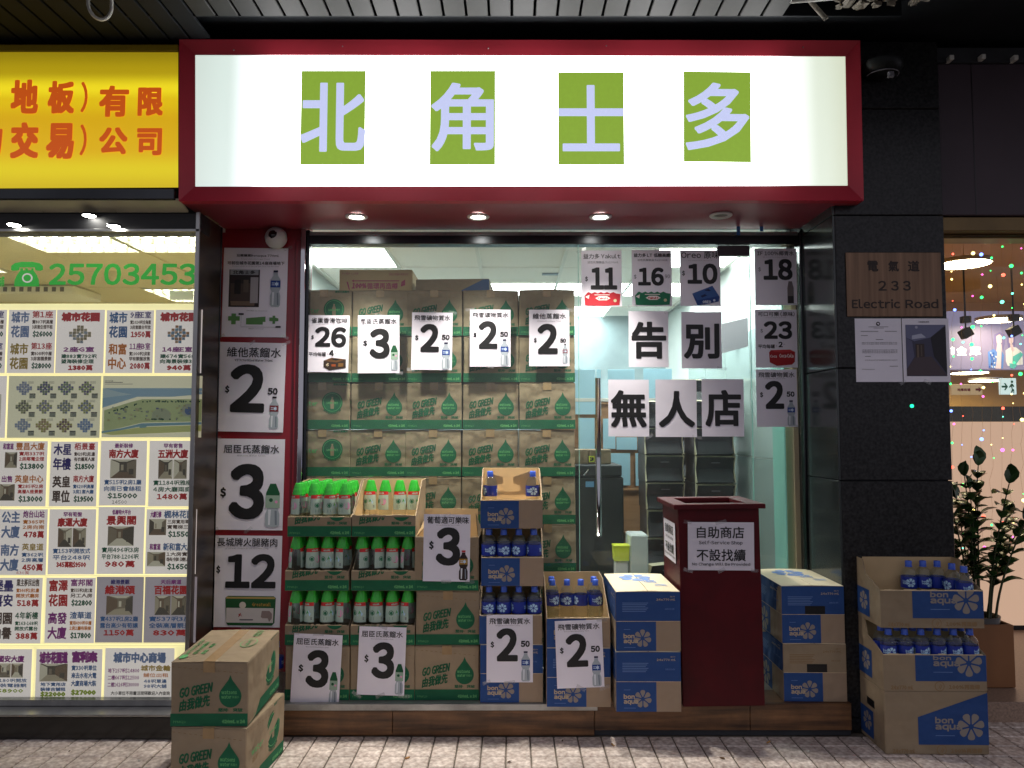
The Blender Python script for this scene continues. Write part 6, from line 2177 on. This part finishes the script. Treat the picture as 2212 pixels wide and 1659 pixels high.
# lobby volume behind
MB().box(xp - .7, xp + 4, 4.4, 4.5, .0, 3.2, 'warmwall').build('lobby_wall', **ST)
MB().box(xp - .75, xp - .6, .62, 4.4, .0, 3.2, 'warmwall').build('lobby_wall', **ST)
MB().box(xp - .7, xp + 4, 3.2, 4.4, -.02, .10, 'stonestep').build('lobby_floor', **ST)
lc = MB().box(xp - .7, xp + 4, -.06, 4.4, 2.98, 3.1, 'warmwall').build('lobby_ceiling', **ST)
blk = MB().box(xp - .5, xp + 3, 2.0, 2.06, at(2100, 1100, 2.0)[1], at(2100, 878, 2.0)[1], 'cabinet').build('dark_counter_wall', label='dark wall band inside the lobby behind the frosted partition', cat='wall band')
LAMPS = ((2082, 571, 1.3, .19), (2157, 692, 2.9, .2), (2094, 806, 3.4, .18), (2128, 823, 3.7, .16))
for k, (x, y, Y, r) in enumerate(LAMPS):
    X, Z = at(x, y, Y)
    lo = MB().lathe([(r, 0), (r, .03), (0, .031)], 'white', 28).build('round_lamp', None, (X, Y, Z), label='glowing round lamp in the lobby, ' + ('highest and nearest', 'greenish one in front of the advert', 'left one of the lower pair', 'right one of the lower pair')[k], cat='ceiling lamp', group='round lamps in the lobby')
    MB().lathe([(0, -.004), (r * .93, -.003)], 'lobbylamp', 28, cap=False).build('lens', lo)
    MB().tube([(0, 0, .03), (0, 0, 2.98 - Z)], .0025, 'warmwall').build('rod', lo)
# advert
AY = 3.2
xa_, za_ = at(2052, 798, AY)
xb_, zb_ = at(2330, 670, AY)
zb_ = at(2150, 672, AY)[1]
w, h = xb_ - xa_, zb_ - za_
ad = MB().box(xa_, xb_, AY, AY + .08, za_, zb_, 'adpanel', .003).build('advert_panel', label='lit pale lilac advert panel with two women and large characters inside the lobby', cat='advert')
t = MB()
for s_, a, b_, c, d in (('市', 2040, 748, 2062, 768), ('金', 2066, 748, 2088, 768), ('庫', 2094, 748, 2118, 768)):
    q0, r0 = at(a, d, AY)
    q1, r1 = at(c, b_, AY)
    text_box(t, s_, max(q0, xa_ + .01), r0, q1, r1, ink(236, 238, 240, .9), AY - .002, .05, 2)
t.build('lettering', ad)
t = MB()
Q = lambda x, y: at(3550 / 1.761 + x * .3423, 700 / 1.761 + y * .3423, AY - .002)
hair, skin, wht, teal, blu = ink(120, 112, 170, .3), ink(206, 186, 204, .4), ink(212, 216, 226, .4), ink(90, 186, 190, .3), ink(90, 130, 210, .3)
FIG = [(hair, [(385, 950), (420, 935), (450, 950), (452, 1010), (440, 1060), (432, 1010), (400, 1000), (392, 1060), (378, 1000)]), (skin, [(398, 960), (418, 948), (434, 962), (432, 1000), (416, 1018), (400, 1000)]),
       (skin, [(405, 1010), (430, 1010), (436, 1060), (430, 1165), (392, 1165), (396, 1060)]), (blu, [(345, 1060), (380, 1040), (404, 1060), (400, 1120), (392, 1165), (350, 1160)]), (blu, [(430, 1050), (446, 1080), (440, 1165), (428, 1165)]),
       (hair, [(468, 950), (495, 930), (515, 950), (516, 1010), (505, 1050), (475, 1045), (466, 1000)]), (skin, [(476, 960), (492, 944), (506, 960), (504, 998), (490, 1016), (477, 998)]),
       (wht, [(455, 1050), (485, 1030), (520, 1030), (560, 1060), (566, 1140), (470, 1150), (458, 1120)]), (skin, [(484, 1012), (500, 1012), (512, 1050), (500, 1060), (488, 1045)]), (teal, [(500, 1090), (550, 1060), (566, 1076), (520, 1140), (498, 1130)]), (teal, [(478, 1130), (530, 1140), (510, 1166), (484, 1160)])]
for k, (m_, pl_) in enumerate(FIG):
    flat(t, [Q(*p) for p in pl_], AY - .002 - k * .0004, m_)
for k in range(18):
    a, b_ = random.uniform(350, 392), random.uniform(1056, 1150)
    q = [Q(a, b_), Q(a + 9, b_ + 4), Q(a + 6, b_ + 14), Q(a - 2, b_ + 9)]
    flat(t, q, AY - .009, (wht, ink(50, 90, 190, .2))[k % 2])
t.build('printed_picture', ad)
# exit sign and direction sign
EY = 2.6
xa_, za_ = at(2162, 852, EY)
xb_, zb_ = at(2195, 817, EY)
ex = MB().box(xa_, xb_, EY, EY + .03, za_, zb_, 'exitface', .003).build('exit_sign', label='lit exit sign with a green arrow and running figure inside the lobby', cat='exit sign')
t = MB()
XX = lambda f: xa_ + f * (xb_ - xa_)
ZZ = lambda f: za_ + f * (zb_ - za_)
for pl_ in (((.06, .42), (.3, .42), (.2, .26), (.3, .26), (.46, .48), (.3, .7), (.2, .7), (.3, .54), (.06, .54)), ((.62, .1), (.7, .3), (.66, .5), (.56, .4), (.52, .46), (.66, .66), (.76, .66), (.86, .5), (.8, .44), (.74, .52), (.74, .36), (.84, .3), (.84, .08), (.78, .08), (.78, .24), (.7, .1))):
    flat(t, [(XX(a), ZZ(b_)) for a, b_ in pl_], EY - .002, 'exitgreen')
flat(t, [(XX(.72) + .012 * math.cos(a), ZZ(.78) + .012 * math.sin(a)) for a in [2 * PI * k / 10 for k in range(10)]], EY - .002, 'exitgreen')
t.build('pictogram', ex)
xa_, za_ = at(2056, 853, EY)
xb_, zb_ = at(2122, 830, EY)
ds = MB().box(xa_, xb_, EY, EY + .03, za_, zb_, mat('warm_sign_face', rgb(200, 176, 140), .4, emis=(rgb(220, 190, 150), .35)), .003).build('direction_sign', label='beige hanging sign with a maroon arrow inside the lobby', cat='sign')
t = MB()
XX = lambda f: xa_ + f * (xb_ - xa_)
ZZ = lambda f: za_ + f * (zb_ - za_)
text_box(t, '地庫商場', XX(.18), ZZ(.34), XX(.6), ZZ(.62), 'maroon', EY - .002, .04, 1)
flat(t, [(XX(a), ZZ(b_)) for a, b_ in ((.77, .4), (.87, .4), (.87, .25), (.98, .5), (.87, .75), (.87, .6), (.77, .6))], EY - .002, 'maroon')
t.build('lettering', ds)
# track spotlight shapes hanging in front of the advert
for k, (x, y) in enumerate(((2088, 690), (2192, 686))):
    X, Z = at(x, y, 2.4)
    o = MB().box(X - .035, X + .035, 2.38, 2.45, Z - .03, Z + .03, 'cabinet', .005).build('track_spotlight', label='dark swivel spotlight hanging before the advert, %s one' % ('left', 'right')[k], cat='spotlight', group='swivel spotlights in the lobby')
    MB().tube([(X, 2.42, Z), (X, 2.42, 2.98)], .008, 'cabinet').build('rod', o)
    vs, fs = rbox(-.045, .045, -.04, .04, -.04, .04, .005)
    ca, sa = math.cos(.5), math.sin(.5)
    h_ = MB()
    h_.add([(X + a * ca - c * sa, 2.42 + b_, Z - .12 + a * sa + c * ca) for a, b_, c in vs], fs, 'cabinet')
    h_.build('head', o)
    MB().tube([(X, 2.42, Z - .02), (X, 2.42, Z - .1)], .007, 'cabinet').build('neck', o)

# fairy lights: strings hanging behind the entrance glass
cols_ = dict(r=(1, .10, .06), g=(.03, 1, .16), y=(1, .8, .25), b=(.15, .25, 1), c=(.12, .9, .6), m=(1, .1, .5))
for k_, v_ in cols_.items():
    M['fl' + k_] = mat('fairy_bulb', v_, .3, emis=(v_, 4.5))
FLY = .30
bm_ = MB()
bulb = {}
for k_ in cols_:
    mb = MB()
    rr_ = .0075
    mb.lathe([(0, -rr_), (rr_ * .7, -rr_ * .7), (rr_, 0), (rr_ * .7, rr_ * .7), (0, rr_)], 'fl' + k_, 8, cap=False)
    bulb[k_] = mb.mesh('bulb')
rf = random.Random(8)
for s_ in range(8):
    xv = 2056 + s_ * 21.5
    pts = []
    yo_ = rf.uniform(-10, 14)
    for j in range(24):
        y = 462 + j * 31 + yo_ + rf.uniform(-9, 9)
        X, Z = at(xv + rf.uniform(-3.5, 3.5), y, FLY)
        pts.append((X, FLY + rf.uniform(-.01, .01), Z))
    so_ = MB().tube(pts, 0.0006, 'warmwall', 3).build('fairy_light_string', label='string of small coloured star lights hanging in the lobby entrance, %s from the granite pier' % ord_(s_), cat='fairy lights', group='strings of fairy lights')
    for j in range(1, 24):
        if rf.random() < (.6 if j < 16 else .5):
            c_ = rf.choice('rrggyyycbmg' if j < 14 else 'rggmycb')
            p = pts[j]
            sc2 = rf.choice((.5, .6, .7, .9, 1.2, 1.5))
            o = inst('bulb', bulb[c_], so_, (p[0], p[1] - .006, p[2]), (0, rf.uniform(0, 1.2), 0))
            o.scale = (sc2, sc2, sc2)

# ---------------------------------------------------------------- potted plant on the step
PYY = -.10
pxa, pza = at(2100, 1488, PYY)
pxb, pzb = at(2190, 1350, PYY)
w = pxb - pxa
plm = MB()
plr = empty('potted_plant', ((pxa + pxb) / 2, PYY + w / 2, .1), label='dark glossy-leaved plant in a brown wooden planter on the lobby step', cat='potted plant')
hh = pzb - .1
for k, (a, b_, c, d) in enumerate(((-w / 2, w / 2, -w / 2, -w / 2 + .015), (-w / 2, w / 2, w / 2 - .015, w / 2), (-w / 2, -w / 2 + .015, -w / 2 + .016, w / 2 - .016), (w / 2 - .015, w / 2, -w / 2 + .016, w / 2 - .016))):
    MB().box(a, b_, c, d, .002, hh, 'planter', .004).build('planter_side', plr)
MB().lathe([(w * .40, hh - .06), (w * .45, hh + .03), (w * .42, hh + .032), (w * .38, hh - .0)], 'pot', 20, cap=False).build('pot', plr)
MB().lathe([(0, hh - .002), (w * .385, hh)], 'soil', 20, cap=False).build('soil', plr)
lf = MB()
prof = [(0, 0), (.018, .12), (.033, .38), (.034, .6), (.020, .85), (0, 1.0)]
LL = .112
vs, fs = [], []
for i, (hw, tt_) in enumerate(prof):
    y = tt_ * LL
    zz = .012 * math.sin(tt_ * PI)
    vs += [(-hw, y, zz + hw * .35), (0, y, zz), (hw, y, zz + hw * .35)]
for i in range(len(prof) - 1):
    a = i * 3
    fs += [(a, a + 1, a + 4, a + 3), (a + 1, a + 2, a + 5, a + 4)]
lf.add(vs, fs, 'leaf', True)
LM = lf.mesh('leaf')
rp_ = random.Random(4)
stems = ((-.09, .0, -.30, -.05, 1.0), (-.04, -.05, -.12, -.12, .88), (-.05, .03, -.20, .06, .86), (-.02, -.04, -.07, -.08, .80), (.02, .02, .03, .02, .68), (.05, -.03, .17, -.02, .62), (.07, .03, .30, .03, .60), (0, .06, -.02, .14, .72), (-.07, -.05, -.20, -.12, .70), (.06, -.06, .24, -.14, .70), (.02, -.06, .10, -.16, .84), (-.03, .0, .0, -.05, .94))
for si, (ax0, ay0, ax1, ay1, H_) in enumerate(stems):
    pts = []
    n = 13
    for k in range(n):
        u = k / (n - 1)
        pts.append(Vector((ax0 + (ax1 - ax0) * u ** 1.6, ay0 + (ay1 - ay0) * u ** 1.4, hh + H_ * .92 * u)))
    MB().tube(pts, .008, 'stem', 6, .003).build('stem', plr)
    for k in range(4, n):
        for sd_ in (-1, 1):
            p = pts[k]
            d = (pts[k] - pts[k - 1]).normalized()
            az = rp_.uniform(-.5, .5) + si * .7
            out = Vector((sd_ * math.cos(az), sd_ * math.sin(az), 0))
            dirv = (out * 1.1 + d * rp_.uniform(.1, .7)).normalized()
            if k == n - 1:
                dirv = (d + out * .25).normalized()
            zax = (d - dirv * d.dot(dirv))
            zax = zax.normalized() if zax.length > .01 else Vector((0, -1, 0))
            xax = dirv.cross(zax)
            mt = Matrix((xax, dirv, zax)).transposed().to_4x4()
            o = inst('leaf', LM, plr)
            s = rp_.uniform(.75, 1.1)
            o.matrix_local = Matrix.Translation(p) @ mt @ Matrix.Scale(s, 4)

# ---------------------------------------------------------------- litter on the pavement
rl = random.Random(21)
lit_m = [mat('dead_leaf', rgb(86, 62, 36), .8), mat('paper_scrap', rgb(190, 186, 178), .8), mat('cigarette_filter', rgb(188, 140, 84), .8)]
for k, (x, y, t_) in enumerate(((1100, 1648, 0), (1324, 1612, 2), (1215, 1602, 0), (1560, 1640, 0), (1745, 1625, 1), (880, 1640, 2), (1420, 1600, 0), (150, 1625, 0), (300, 1645, 1), (1660, 1606, 2))):
    X, Y = onz(x, y, 0)
    a = rl.uniform(0, 3)
    ca, sa = math.cos(a), math.sin(a)
    mb = MB()
    if t_ == 2:
        mb.tube([(-.012, 0, .006), (.012, 0, .006)], .0038, lit_m[2], 7)
    else:
        r_ = rl.uniform(.010, .018)
        mb.add([(-r_, 0, .004), (-r_ * .3, -r_ * .5, .007), (r_, 0, .005), (-r_ * .2, r_ * .45, .003), (0, 0, .0085)], [(0, 1, 4), (1, 2, 4), (2, 3, 4), (3, 0, 4)], lit_m[t_])
    mb.build(('dry_leaf', 'paper_scrap', 'cigarette_butt')[t_], None, (X, Y, .001), (0, 0, a),
             label=('small dry leaf', 'tiny white paper scrap', 'cigarette butt')[t_] + ' lying on the pavement tiles, ' + ('below the lowest tray posters', 'in front of the short blue stack', 'close to the step in the middle', 'in front of the red box', 'in front of the right carton pair',
             'beside the pavement cartons', 'close to the closed blue pair', 'far left before the black base', 'left of the pavement cartons', 'by the step near the red box')[k], cat='litter')
